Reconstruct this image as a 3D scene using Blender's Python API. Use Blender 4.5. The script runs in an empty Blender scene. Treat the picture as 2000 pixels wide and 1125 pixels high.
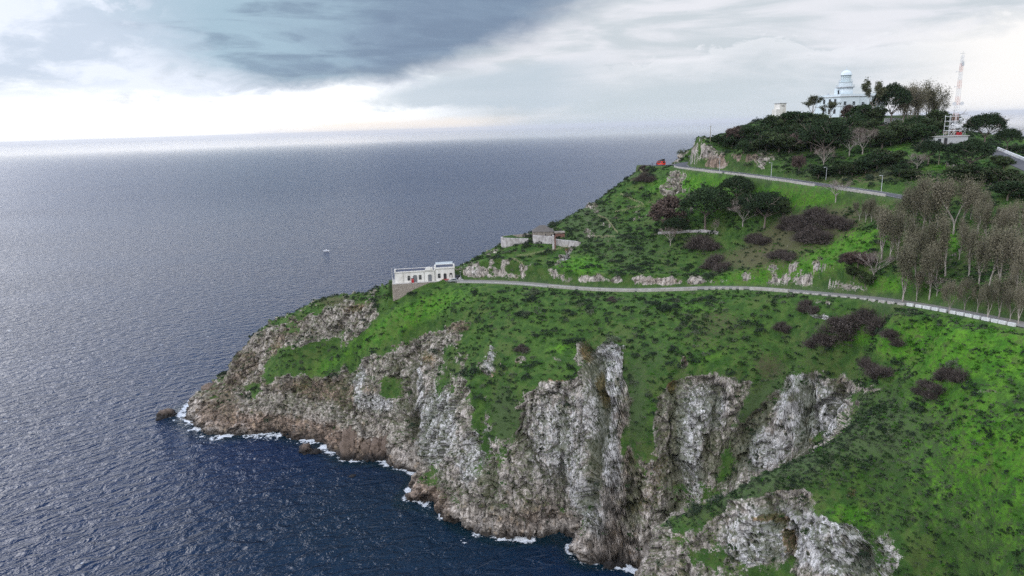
import bpy, math, random
import numpy as np
from mathutils import Vector, Matrix
random.seed(7); rng = np.random.default_rng(7)
sc = bpy.context.scene
# ------------------------------------------------------------------ camera
CAM_H = 135.0; PITCH = math.radians(13.25); ROLL = math.radians(1.81); FPX = 1333.0
cp, sp, cr, sr = math.cos(PITCH), math.sin(PITCH), math.cos(ROLL), math.sin(ROLL)
C0 = np.array([0.0, 0.0, CAM_H])
FW = np.array([0, cp, -sp]); U0 = np.array([0, sp, cp]); R0 = np.array([1.0, 0, 0])
RT = cr * R0 - sr * U0; UP = sr * R0 + cr * U0
camd = bpy.data.cameras.new('camera'); cam = bpy.data.objects.new('camera', camd)
sc.collection.objects.link(cam); sc.camera = cam
camd.lens = 36.0 * FPX / 2000.0; camd.sensor_width = 36.0; camd.clip_start = 1.0; camd.clip_end = 150000.0
cam.matrix_world = Matrix(((RT[0], UP[0], -FW[0], C0[0]), (RT[1], UP[1], -FW[1], C0[1]), (RT[2], UP[2], -FW[2], C0[2]), (0, 0, 0, 1)))
sc.view_settings.view_transform = 'Standard'; sc.view_settings.look = 'None'
sc.view_settings.exposure = 0.0; sc.view_settings.gamma = 1.0
sc.cycles.max_bounces = 6; sc.cycles.diffuse_bounces = 2; sc.cycles.glossy_bounces = 2
sc.cycles.transparent_max_bounces = 8; sc.cycles.volume_bounces = 0; sc.cycles.use_denoising = False

def ray(px, py):
    px = np.asarray(px, float); py = np.asarray(py, float)
    return FPX * FW + (px - 1000)[..., None] * RT + (562.5 - py)[..., None] * UP
def at_z(px, py, z):            # the point seen at a pixel, at altitude z
    d = ray(px, py); return C0 + d * ((z - CAM_H) / d[..., 2])[..., None]
def at_y(px, py, y):            # the point seen at a pixel, at forward distance y
    d = ray(px, py); return C0 + d * (y / d[..., 1])[..., None]

# ------------------------------------------------------------------ node helper
class NT:
    def __init__(s, nt): s.nt = nt; s.L = nt.links
    def new(s, t, **k):
        n = s.nt.nodes.new(t)
        for a, b in k.items(): setattr(n, a, b)
        return n
    def put(s, sock, v):
        if hasattr(v, 'sock'): s.L.new(v.sock, sock)
        elif isinstance(v, bpy.types.NodeSocket): s.L.new(v, sock)
        elif v is not None:
            if sock.type == 'RGBA' and not hasattr(v, '__len__'): v = (v, v, v, 1)
            elif sock.type == 'RGBA' and len(v) == 3: v = (*v, 1)
            elif sock.type == 'VECTOR' and not hasattr(v, '__len__'): v = (v, v, v)
            sock.default_value = v
    def m(s, op, a, b=0.0, c=0.0, clamp=False):
        n = s.new('ShaderNodeMath', operation=op, use_clamp=clamp)
        s.put(n.inputs[0], a); s.put(n.inputs[1], b); s.put(n.inputs[2], c)
        return V(s, n.outputs[0])
    def v(s, op, a, b=(0, 0, 0), sc=None):
        n = s.new('ShaderNodeVectorMath', operation=op)
        s.put(n.inputs[0], a); s.put(n.inputs[1], b)
        if sc is not None: s.put(n.inputs[3], sc)
        return V(s, n.outputs[1] if op in ('DOT_PRODUCT', 'LENGTH', 'DISTANCE') else n.outputs[0])
    def sep(s, a):
        n = s.new('ShaderNodeSeparateXYZ'); s.put(n.inputs[0], a); return [V(s, o) for o in n.outputs]
    def comb(s, x=0.0, y=0.0, z=0.0):
        n = s.new('ShaderNodeCombineXYZ'); s.put(n.inputs[0], x); s.put(n.inputs[1], y); s.put(n.inputs[2], z); return V(s, n.outputs[0])
    def noise(s, vec, scale=1.0, detail=4.0, rough=0.55, dist=0.0, col=False):
        n = s.new('ShaderNodeTexNoise'); s.put(n.inputs['Vector'], vec); s.put(n.inputs['Scale'], scale)
        s.put(n.inputs['Detail'], detail); s.put(n.inputs['Roughness'], rough); s.put(n.inputs['Distortion'], dist)
        return V(s, n.outputs['Color' if col else 'Fac'])
    def vor(s, vec, scale=1.0, feature='F1', out='Distance', rand=1.0):
        n = s.new('ShaderNodeTexVoronoi', feature=feature); s.put(n.inputs['Vector'], vec); s.put(n.inputs['Scale'], scale)
        s.put(n.inputs['Randomness'], rand); return V(s, n.outputs[out])
    def ss(s, x, a, b):          # smoothstep from a to b (a may be > b)
        n = s.new('ShaderNodeMapRange', interpolation_type='SMOOTHSTEP')
        lo, hi, o0, o1 = (a, b, 0.0, 1.0)
        if not hasattr(a, 'sock') and not hasattr(b, 'sock') and a > b: lo, hi, o0, o1 = b, a, 1.0, 0.0
        s.put(n.inputs[0], x); s.put(n.inputs[1], lo); s.put(n.inputs[2], hi); s.put(n.inputs[3], o0); s.put(n.inputs[4], o1)
        return V(s, n.outputs[0])
    def mix(s, f, a, b, mode='MIX'):
        n = s.new('ShaderNodeMix', data_type='RGBA', blend_type=mode)
        s.put(n.inputs[0], f); s.put(n.inputs[6], a); s.put(n.inputs[7], b); return V(s, n.outputs[2])
    def attr(s, name, out='Fac'):
        n = s.new('ShaderNodeAttribute'); n.attribute_name = name; return V(s, n.outputs[out])
class V:
    def __init__(s, t, sock): s.t = t; s.sock = sock
    def __add__(s, o): return s.t.m('ADD', s, o)
    __radd__ = __add__
    def __mul__(s, o): return s.t.m('MULTIPLY', s, o)
    __rmul__ = __mul__
    def __sub__(s, o): return s.t.m('SUBTRACT', s, o)
    def __rsub__(s, o): return s.t.m('SUBTRACT', o, s)
    def __truediv__(s, o): return s.t.m('DIVIDE', s, o)
    def pw(s, o): return s.t.m('POWER', s, o)
    def clamp(s): return s.t.m('ADD', s, 0.0, clamp=True)

# ------------------------------------------------------------------ world: broken cloud over a clear sky
SUN_AZ, SUN_EL = math.radians(-58), math.radians(24)     # azimuth from +Y towards +X
w = bpy.data.worlds.new('World'); sc.world = w; w.use_nodes = True
w.node_tree.nodes.clear(); t = NT(w.node_tree)
tc = t.new('ShaderNodeTexCoord'); x, y, z = t.sep(tc.outputs['Generated'])
az = t.m('ARCTAN2', x, y) * 57.29578
el = t.m('ARCSINE', z) * 57.29578
ela = t.m('ABSOLUTE', el)
cl = t.comb(az * 0.060, ela * 0.15, 0.3)
clh = t.comb(az * 0.035 + ela * 0.03, ela * 0.24, 2.0)
n1 = t.noise(cl, 1.3, 5, 0.58, 0.5); n2 = t.noise(cl, 5.0, 5, 0.62, 0.4); n3 = t.noise(clh, 2.6, 5, 0.55, 0.7)
sky = t.new('ShaderNodeTexSky', sky_type='NISHITA', sun_disc=False, sun_elevation=SUN_EL, sun_rotation=SUN_AZ)
clear = t.mix(1.0, sky.outputs[0], (0.12, 0.12, 0.12), 'MULTIPLY')
# high thin overcast: white to the left, pale lavender grey to the right
left = t.ss(az + (n1 - 0.5) * 20, 0.0, -14.0)
pale = t.mix(t.ss(n3 * 0.6 + n1 * 0.4, 0.42, 0.60), (0.62, 0.68, 0.73), (0.83, 0.845, 0.90))
white = t.mix(t.ss(n1 * 0.6 + n2 * 0.4, 0.42, 0.58), (0.64, 0.73, 0.86), (0.90, 0.96, 1.08))
base = t.mix(left, pale, white)
# heads of a farther bank of cloud on the right, brighter along their upper rim
rim = el - 5.6 + t.m('ABSOLUTE', az - 20.0) * 0.05 + (n2 - 0.5) * 4.2 + (n1 - 0.5) * 4.0
base = t.mix(t.ss(rim, 0.25, -0.1) * t.ss(rim, -3.2, -0.1) * t.ss(az, 4.0, 12.0) * 0.6, base, (0.88, 0.90, 0.95))
low = t.ss(el + (n1 - 0.5) * 3.0, 4.6, 1.6) * t.ss(az, -3.0, 9.0) * t.ss(az, 33.0, 22.0)
base = t.mix(low * 0.8, base, (0.60, 0.68, 0.735))
lowl = t.ss(el + (n2 - 0.5) * 4.0 + (n1 - 0.5) * 5.0 + t.ss(az, -20.0, -34.0) * 0.6, 4.6, 2.4) * left
base = t.mix(lowl * (0.55 + 0.45 * t.ss(n1, 0.35, 0.55)), base, (1.5, 1.48, 1.45))
wisp = t.ss(n3 * 0.5 + n2 * 0.5, 0.54, 0.62) * t.ss(el, 1.0, 2.4) * t.ss(el, 5.0, 3.6) * left
base = t.mix(wisp * 0.7, base, (0.84, 0.87, 0.90))
# blue-grey shelf under the big cloud and the cream gap below it
midg = t.ss(el + az * 0.02 + (n2 - 0.5) * 1.6 + (n1 - 0.5) * 2.0, 1.1, 1.9) * t.ss(el - az * 0.16 + (n1 - 0.5) * 3, 5.4, 4.2) * t.ss(az + (n1 - 0.5) * 12, -14.0, -7.0) * t.ss(az, 10.0, 2.0)
base = t.mix(midg * 0.85, base, (0.56, 0.65, 0.73))
gap = t.ss(el + (n2 - 0.5) * 0.7, 1.25, 0.45) * t.ss(az, 4.0, -5.0) * t.ss(az, -26.0, -12.0)
base = t.mix(gap * 0.8, base, (1.02, 0.92, 0.82))
brt = t.ss(az + (n1 - 0.5) * 8, 26.0, 36.0) * t.ss(el + (n2 - 0.5) * 3, 6.8, 4.6)
base = t.mix(brt, base, (1.03, 1.01, 0.99))
# the big dark cloud: its lower edge is a shallow bowl
da = az + 15.0
kk = t.m('MULTIPLY', t.m('MULTIPLY', da, da), t.mix(t.ss(az, -19.0, -12.0), (0.0125, 0.0125, 0.0125), (0.0100, 0.0100, 0.0100)))
edge = el - 3.25 - kk + (n2 - 0.5) * 1.8 + (n1 - 0.5) * 2.6
soft = t.ss(az, -16.0, -27.0)
rs_ = t.ss(az, -10.0, 4.0)
dark = t.ss(edge + soft * 0.3 + rs_ * (n1 - 0.5) * 2.5 + (n2 - 0.5) * soft * 4.0, -0.5, 1.3 + soft * 3.2 + rs_ * 2.2) * t.ss(az + (n1 - 0.5) * 12, -34.0, -21.0)
dark = t.m('MULTIPLY', dark, 1.0 - t.ss(az, -24.0, -29.0) * t.ss(n2, 0.50, 0.58) * 0.85)
dcol = t.mix(t.ss(az + (n1 - 0.5) * 26, -21.0, -5.0), (0.40, 0.555, 0.67), (0.235, 0.325, 0.45))
streak = t.ss(n3 + t.ss(az, -22.0, -4.0) * 0.14 + (n2 - 0.5) * 0.25, 0.50, 0.72)
dcol = t.mix(streak * 0.62, dcol, (0.165, 0.235, 0.35))
dcol = t.mix(t.ss(edge, 1.9, 0.3) * 0.6, dcol, (0.32, 0.385, 0.45))
base = t.mix(dark * 0.97, base, dcol)
# second grey deck high on the right
e2 = el - 9.6 + t.m('ABSOLUTE', az - 22.0) * 0.04 + (n1 - 0.5) * 3.0 + (n2 - 0.5) * 1.8
base = t.mix(t.ss(e2, -0.5, 1.6) * t.ss(az + (n1 - 0.5) * 8, 9.0, 15.0) * 0.8, base, (0.46, 0.56, 0.62))
# overhead: heavy blue-grey deck with brighter rifts
over = t.ss(el, 11.5, 24.0)
rift = t.noise(tc.outputs['Generated'], 2.3, 3, 0.6, 0.3)
ocol = t.mix(t.ss(rift, 0.42, 0.66), (0.24, 0.40, 0.80), (0.70, 0.95, 1.5))
ocol = t.mix(t.ss(az, 20.0, -30.0) * t.ss(el, 50.0, 16.0) * 0.75, ocol, (0.62, 0.98, 1.95))
ctr = t.ss(az + (n1 - 0.5) * 10, -38.0, -27.0) * t.ss(az + (n1 - 0.5) * 10, 10.0, -2.0) * t.ss(el, 55.0, 30.0)
ocol = t.mix(ctr * 0.9, ocol, (0.20, 0.29, 0.47))
ocol = t.mix(t.ss(az, 4.0, 14.0) * t.ss(az, 70.0, 50.0) * t.ss(el, 50.0, 25.0) * 0.7, ocol, (0.72, 0.76, 0.90))
ocol = t.mix(t.ss(t.m('ABSOLUTE', az), 70.0, 110.0) * t.ss(el, 85.0, 60.0) * 0.85, ocol, (3.0, 3.0, 3.1))  # unseen sky behind the camera, brightened to light the camera-facing land
base = t.mix(over, base, ocol)
base = t.mix(t.ss(az, 40.0, 75.0) * t.ss(el, 40.0, 20.0) * 0.7, base, (0.66, 0.70, 0.78))
base = t.mix(t.ss(rift, 0.66, 0.74) * t.ss(el, 20.0, 32.0), base, clear)
below = t.ss(el, 0.0, -3.0)
base = t.mix(below, base, (0.10, 0.14, 0.20))
bg = t.new('ShaderNodeBackground'); t.put(bg.inputs[0], base); bg.inputs[1].default_value = 1.0
t.L.new(bg.outputs[0], t.new('ShaderNodeOutputWorld').inputs[0])
# ------------------------------------------------------------------ sun behind thin cloud
sun = bpy.data.lights.new('sun', 'SUN'); sun.energy = 1.5; sun.angle = math.radians(40); sun.color = (1.0, 0.94, 0.86)
so = bpy.data.objects.new('sun', sun); sc.collection.objects.link(so)
so.rotation_euler = Vector((math.sin(SUN_AZ) * math.cos(SUN_EL), math.cos(SUN_AZ) * math.cos(SUN_EL), math.sin(SUN_EL))).to_track_quat('Z', 'Y').to_euler()
# ------------------------------------------------------------------ numpy noise
_P = rng.permutation(256); _P = np.concatenate([_P, _P, _P])
_G = rng.normal(size=(256, 3)); _G /= np.linalg.norm(_G, axis=1)[:, None]
def pn(p):
    i = np.floor(p).astype(np.int64); f = p - i; i &= 255; u = f * f * f * (f * (f * 6 - 15) + 10)
    r = 0
    for dx in (0, 1):
        wx = u[:, 0] if dx else 1 - u[:, 0]; a = _P[(i[:, 0] + dx) & 255]
        for dy in (0, 1):
            wy = wx * (u[:, 1] if dy else 1 - u[:, 1]); b = _P[a + ((i[:, 1] + dy) & 255)]
            for dz in (0, 1):
                g = _G[_P[b + ((i[:, 2] + dz) & 255)]]
                r = r + wy * (u[:, 2] if dz else 1 - u[:, 2]) * (g[:, 0] * (f[:, 0] - dx) + g[:, 1] * (f[:, 1] - dy) + g[:, 2] * (f[:, 2] - dz))
    return r * 1.6
def fbm(p, o=4, g=0.5):
    s = 0; a = 1.0; k = 0
    for _ in range(o): s = s + a * pn(p); k += a; p = p * 2.03 + 17.3; a *= g
    return s / k
def sstep(x, a, b):
    t_ = np.clip((x - a) / (b - a), 0, 1); return t_ * t_ * (3 - 2 * t_)

# ------------------------------------------------------------------ the lie of the land: survey points
PTS = []
def Z(px, py, z): PTS.append(at_z(px, py, z))
def Y(px, py, y): PTS.append(at_y(px, py, y))
def Wd(x, y, z): PTS.append(np.array([x, y, z], float))
WL = [(362,800),(372,825),(400,843),(450,850),(500,846),(560,850),(610,862),(650,880),(690,895),(745,902),(790,916),(812,926),(796,948),(783,973),(862,992),(885,1015),(946,1041),(1011,1052),(1062,1052),(1109,1046),(1105,1067),(1123,1090),(1170,1099),(1217,1103)]
for a in WL: Z(a[0], a[1], 0)
for a in WL[1:9]:
    q = at_z(a[0], a[1], 0); Wd(q[0] - 2, q[1] - 9, -9)
for a in WL[9:]:
    q = at_z(a[0], a[1], 0); Wd(q[0] - 3, q[1] - 7, -12)
# nose ridge against the sea, and its far side
for px, py, yy in [(378,782,327),(395,765,333),(440,735,331),(475,690,330),(500,655,331),(530,630,330),(590,601,325),(650,578,322),(690,571,319),(740,562,314)]:
    Y(px, py, yy); q = PTS[-1]; Wd(q[0] - 8, q[1] + 14, q[2] - 15); Wd(q[0] - 16, q[1] + 36, -12)
for px, py, z in [(430,800,7),(480,815,6),(560,815,6.5),(560,790,12),(560,755,20),(600,700,32),(650,640,45),(700,605,54),(500,740,17),(520,690,30),(660,830,8),(680,790,19),(700,720,31),(720,660,44),(780,620,55),(760,870,5),(780,800,21),(800,740,32),(830,680,44),
    (850,880,14),(860,940,12),(850,800,30),(900,930,16),(900,850,30),(900,780,40),(900,700,49),(900,630,59),(900,585,66),(980,900,25),(980,800,40),(980,700,53),(980,620,63),(980,575,69),
    (1050,980,11),(1050,900,25),(1050,820,39),(1050,740,50),(1050,650,61),(1050,590,69),
    (1130,1000,9),(1150,900,27),(1145,800,44),(1150,690,57),(1180,1020,13),(1185,900,30.5),(1185,760,51.5),(1180,640,65),(1180,590,71),(1250,1040,9),(1250,950,24),(1250,850,39),(1250,740,54),(1250,640,66),
    (1320,1000,15),(1320,850,41),(1320,740,55),(1320,640,67),(1320,590,73),(1430,950,24),(1430,860,39),(1430,750,54),(1430,650,67),(1430,590,75),(1540,890,38),(1540,800,50),(1540,720,60),(1540,640,71),(1540,595,77),(1640,830,52),(1640,760,59),(1640,680,70),(1640,610,80),(1740,740,71.5),(1740,690,77),(1740,625,84),(1850,690,83),(1850,640,88),(1790,740,74),(1800,680,80)]:
    Z(px, py, z)
# near spur: crest, then its near face
for px, py, z in [(1235,1110,22),(1300,1045,34.5),(1380,990,42),(1440,958,46.5),(1500,925,51),(1600,880,57),(1700,815,66),(1760,776,70.5),
    (1300,1125,27),(1380,1060,36),(1380,1125,29),(1500,1010,45.5),(1500,1125,33),(1600,960,53),(1600,1040,46),(1600,1125,37),(1700,900,59.5),(1700,1000,50.5),(1700,1125,41),
    (1850,760,76.5),(1850,800,74),(1850,900,66),(1850,1000,58),(1850,1125,47.5),(2000,750,83),(2000,900,74.5),(2000,1125,62),(1990,670,89)]:
    Z(px, py, z)
# gully between spur and main cliff
for a in [(36,176,1),(32,168,-6),(50,172,12),(62,168,24),(76,167,38),(24,178,-12),(22,160,-12)]: Wd(*a)
# slope between the two roads
for px, py, yy in [(915,532,307),(930,510,314),(1000,520,298),(1000,500,305),(1100,520,288),(1100,490,305),(1200,520,278),(1200,470,297),(1200,430,318),(1300,520,268),(1300,450,290),(1300,385,318),(1300,345,330),(1400,520,258),(1400,440,274),(1400,360,296),(1500,520,239),(1500,470,248),(1500,410,260),(1500,365,269),(1600,530,215),(1600,470,228),(1600,400,241),(1700,540,195),(1700,470,210),(1700,400,224),(1850,560,170),(1850,480,190),(1850,400,208),(2000,580,150),(2000,480,170),(2000,380,200)]:
    Y(px, py, yy)
# seaward shoulder
for px, py, yy in [(975,480,318),(1040,452,326),(1085,437,331),(1130,412,337),(1180,384,342),(1210,360,346),(1250,332,349),(1300,326,352),(1340,322,352)]:
    Y(px, py, yy); q = PTS[-1]; Wd(q[0] - 9, q[1] + 20, q[2] - 20); Wd(q[0] - 22, q[1] + 60, q[2] - 85)
Wd(-30, 345, 50); Wd(-45, 385, -12); Wd(-60, 340, 42); Wd(-75, 375, -12)
# summit
for px, py, yy in [(1347,292,322),(1390,278,326),(1400,300,317),(1440,272,322),(1450,305,296),(1500,258,322),(1530,226,335),(1600,232,335),(1660,235,335),(1720,240,330),(1600,300,285),(1600,270,300),(1500,300,290),(1700,262,300),(1700,310,262),(1750,330,245),(1800,262,290),(1800,310,250),(1860,270,275),(1860,320,240),(1920,285,275),(1960,305,245),(1960,288,290),(2000,300,262),(2000,340,225)]:
    Y(px, py, yy)
for a in [(95,372,118),(130,385,122),(170,390,125),(220,390,118),(260,380,112),(90,420,70),(150,440,75),(220,450,70),(290,440,65),(80,480,-12),(150,500,-12),(240,510,-12),(330,500,-12),(340,400,80),(330,300,112),(270,240,112),(240,180,104),(200,150,98),(190,110,86),(250,110,92),(320,180,105),
    (160,60,48),(220,50,62),(320,60,85),(110,60,22),(100,90,34),(80,110,28),(70,85,4),(90,30,-5),(50,120,2),(36,140,5),(28,148,-9),(60,60,-12),(20,120,-14),(0,150,-16),(-60,200,-16),(-100,260,-16),(-160,280,-16),(-220,320,-16),(-200,380,-16),(-120,420,-16),(0,480,-18),(-230,500,-18),(-230,40,-18),(0,40,-18)]: Wd(*a)
PTS = np.array(PTS)
_c = 7.0
def _k(d2): return np.sqrt(d2 + _c * _c)
_A = _k(((PTS[:, None, :2] - PTS[None, :, :2]) ** 2).sum(-1)); _n = len(PTS)
_M = np.zeros((_n + 1, _n + 1)); _M[:_n, :_n] = _A - 0.6 * np.eye(_n); _M[:_n, _n] = 1; _M[_n, :_n] = 1
_W = np.linalg.solve(_M, np.append(PTS[:, 2], 0))
GX0, GY0, GST = -240.0, 20.0, 1.5
gx = np.arange(GX0, 350, GST); gy = np.arange(GY0, 530, GST)
GZ = np.empty((len(gx), len(gy)))
for i, xx in enumerate(gx):
    GZ[i] = _k((xx - PTS[:, 0])[None] ** 2 + (gy[:, None] - PTS[:, 1][None]) ** 2) @ _W[:_n] + _W[_n]
def resid():
    r = H0(PTS[:, 0], PTS[:, 1]) - PTS[:, 2]; return np.abs(r).max()
def H0(x, y):
    fx = np.clip((x - GX0) / GST, 0, len(gx) - 1.001); fy = np.clip((y - GY0) / GST, 0, len(gy) - 1.001)
    i = fx.astype(int); j = fy.astype(int); a = fx - i; b = fy - j
    return (GZ[i, j] * (1 - a) + GZ[i + 1, j] * a) * (1 - b) + (GZ[i, j + 1] * (1 - a) + GZ[i + 1, j + 1] * a) * b

# ------------------------------------------------------------------ roads as centre lines
def smooth_line(pts, n=8):
    pts = np.array(pts, float); p = np.vstack([2 * pts[0] - pts[1], pts, 2 * pts[-1] - pts[-2]]); out = []
    for i in range(1, len(p) - 2):
        for k in range(n):
            t_ = k / n; a, b, c, d = p[i - 1:i + 3]
            out.append(0.5 * (2 * b + (c - a) * t_ + (2 * a - 5 * b + 4 * c - d) * t_ ** 2 + (3 * b - a - 3 * c + d) * t_ ** 3))
    out.append(p[-2]); return np.array(out)
LOW = smooth_line([at_z(a, b, c) for a, b, c in [(888,549.5,68),(900,549,68),(960,550,68.3),(1020,553,68.8),(1090,559,69.8),(1160,564,71),(1240,566,72.5),(1320,564,74),(1400,561.5,75.6),(1480,563,77.4),(1560,569,79.6),(1640,576,82),(1720,584,84.4),(1800,596,86.4),(1880,610,88.2),(1950,624,89.6),(2040,642,91)]])
HIGH = smooth_line([at_y(a, b, c) for a, b, c in [(1258,322,357),(1290,323,350),(1325,321.5,344)]] + [at_z(a, b, c) for a, b, c in [(1338,327,114.2),(1400,334,113.6),(1500,346,112.6),(1600,360,111.5),(1700,374,110.3),(1760,384,109.3)]] + [at_y(1810,393,211)])
BEND = smooth_line([at_y(a, b, c) for a, b, c in [(1318,323,345),(1340,318,352),(1362,315.5,362)]])
TOP = smooth_line([at_y(a, b, c) for a, b, c in [(2060,352,196),(2000,325,214),(1975,312,228),(1950,301,246),(1925,290,262)]])
ROADS = [(LOW, 3.0, 2.5), (HIGH, 3.6, 3.0), (BEND, 3.4, 3.0), (TOP, 3.0, 3.0)]
CUTS = [None, None]
def line_dist(line, x, y):
    best = np.full(x.shape, 1e9); zz = np.zeros(x.shape)
    for a, b in zip(line[:-1], line[1:]):
        d = b - a; L2 = d[0] ** 2 + d[1] ** 2 + 1e-9
        t_ = np.clip(((x - a[0]) * d[0] + (y - a[1]) * d[1]) / L2, 0, 1)
        q = np.hypot(x - a[0] - t_ * d[0], y - a[1] - t_ * d[1]); m_ = q < best
        best = np.where(m_, q, best); zz = np.where(m_, a[2] + t_ * d[2], zz)
    return best, zz
# terraces: centre, half sizes, angle, height, blend
BL = at_z(772, 553.5, 68.0); BR = at_z(889, 546.5, 68.0)
BANG = math.atan2(BR[1] - BL[1], BR[0] - BL[0]); BC = (BL + BR) / 2 + np.array([-math.sin(BANG), math.cos(BANG), 0]) * 3.6
LH = at_y(1661, 234, 338.0)
BU = (lambda px: (px - 772) * np.linalg.norm(BR[:2] - BL[:2]) / 117.0)
PLATS = [(BC[0], BC[1], 16.6, 5.4, BANG, 68.0, .8), (LH[0] + 4, LH[1] + 6, 24, 13, 0.0, 135.0, 8.0), (at_y(1860, 272, 275)[0], 279, 8.5, 6, 0.0, 125.4, 3.0)]
def _cut(line, tab):
    px = (line - C0) @ RT / ((line - C0) @ FW) * FPX + 1000; o_ = np.argsort(line[:, 0]); return line[o_, 0], np.interp(px[o_], [a for a, _ in tab], [b_ for _, b_ in tab])
CUTS[0] = _cut(LOW, [(888,2.2),(930,3.2),(990,2.4),(1060,.8),(1100,1.3),(1190,.9),(1240,1.9),(1300,2.5),(1360,1.4),(1440,.8),(1490,2.0),(1560,3.0),(1600,1.0),(1640,1.9),(1690,.5),(1800,.3),(2040,.3)])
CUTS[1] = _cut(HIGH, [(1250,0),(1340,0),(1352,4),(1400,3.6),(1450,3),(1480,.8),(1560,.4),(1800,.4)])
def Hm(x, y):
    """height and how much the ground was levelled (0..1)"""
    x = np.asarray(x, float); y = np.asarray(y, float)
    z = H0(x, y); flat = np.zeros_like(z); bank = np.zeros_like(z)
    for line, hw, bl in ROADS:
        lo = line.min(0) - 40; hi = line.max(0) + 40
        m_ = (x > lo[0]) & (x < hi[0]) & (y > lo[1]) & (y < hi[1])
        if not m_.any(): continue
        d, zr = line_dist(line, x[m_], y[m_]); up = zr > z[m_]
        for ln_, kk_ in ((LOW, 0), (HIGH, 1)):
            if line is ln_:        # the cut bank on the landward side
                xs_ = x[m_]; c_ = CUTS[kk_]; side = y[m_] > np.interp(xs_, line[:, 0], line[:, 1]); B = np.interp(xs_, c_[0], c_[1]) * side
                e0 = hw + .4; z[m_] += B * sstep(d, e0, e0 + 1.5 + B * .12) * np.exp(-np.maximum(d - e0 - 2, 0) / 13.0); bank[m_] = np.maximum(bank[m_], sstep(B, .6, 1.6) * sstep(d, hw - .3, hw + .5) * (1 - sstep(d, e0 + 2.2 + B * .3, e0 + 4.0 + B * .5)))
        if line is LOW or line is HIGH:    # the outer verge drops away below the road
            out_ = (y[m_] < np.interp(x[m_], line[:, 0], line[:, 1])) & (d < 16) & (x[m_] < line[-1, 0] - 1) & (x[m_] > line[0, 0] + 1); z[m_] = np.where(out_, np.minimum(z[m_], zr - .12 - .55 * sstep(d, hw, hw + 1.3) - .16 * np.maximum(d - hw - 1, 0)), z[m_])
        w_ = 1 - sstep(d, hw, hw + np.where(up, 1.6, bl)); z[m_] = z[m_] * (1 - w_) + (zr - 0.12) * w_; flat[m_] = np.maximum(flat[m_], 1 - sstep(d, hw, hw + 2.0))
    for cx, cy, hx, hy, an, zp, bl in PLATS:
        dx, dy = x - cx, y - cy; u = dx * math.cos(an) + dy * math.sin(an); v_ = -dx * math.sin(an) + dy * math.cos(an)
        d = np.maximum(np.abs(u) - hx, np.abs(v_) - hy); w_ = 1 - sstep(d, 0, bl); z = z * (1 - w_) + (zp - 0.1) * w_; flat = np.maximum(flat, w_)
    # hollow in front of the building terrace, where its retaining wall stands clear
    dx, dy = x - BL[0], y - BL[1]; u = dx * math.cos(BANG) + dy * math.sin(BANG); v_ = -dx * math.sin(BANG) + dy * math.cos(BANG)
    hh = np.interp(u, [BU(735), BU(752), BU(766), BU(778), BU(792), BU(806), BU(822), BU(840)], [0, 6.4, 7.4, 6.4, 4.8, 3.1, 1.8, .2]); zt = 68 - hh + .55 * (v_ + 1.9)
    m_ = (v_ < -1.7) & (u < BU(840)) & (u > BU(735)) & (v_ > -25) | (u < BU(765.5)) & (u > BU(735)) & (v_ < 6) & (v_ > -25)
    z = np.where(m_ & (z > 20), np.minimum(z, np.where(v_ > -1.9, 68 - hh, zt)), z); flat = np.where(m_, flat * .0, flat)
    Hm.bank = bank
    return z, flat
def H(x, y):
    if np.ndim(x) == 0: return float(Hm(np.array([x]), np.array([y]))[0][0])
    return Hm(x, y)[0]
def hit(px, py):
    """first point of the land seen at each pixel (world point)"""
    px = np.atleast_1d(np.asarray(px, float)); py = np.atleast_1d(np.asarray(py, float))
    d = ray(px, py); d = d / np.linalg.norm(d, axis=1)[:, None]
    tt = np.full(len(px), 60.0); done = np.zeros(len(px), bool); out = np.full((len(px), 3), np.nan)
    for _ in range(1100):
        a_ = np.nonzero(~done)[0]; p = C0 + d[a_] * tt[a_, None]; h = H(p[:, 0], p[:, 1]); new = (h > p[:, 2]) & (h > -0.5)
        out[a_[new]] = np.c_[p[new, :2], h[new]]; done[a_[new]] = True; done[a_[(p[:, 1] > 470) | (p[:, 2] < -3)]] = True
        if done.all(): break
        tt[a_] += np.clip((p[:, 2] - h) * 0.35, 0.25, 4.0)
    return out
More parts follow.
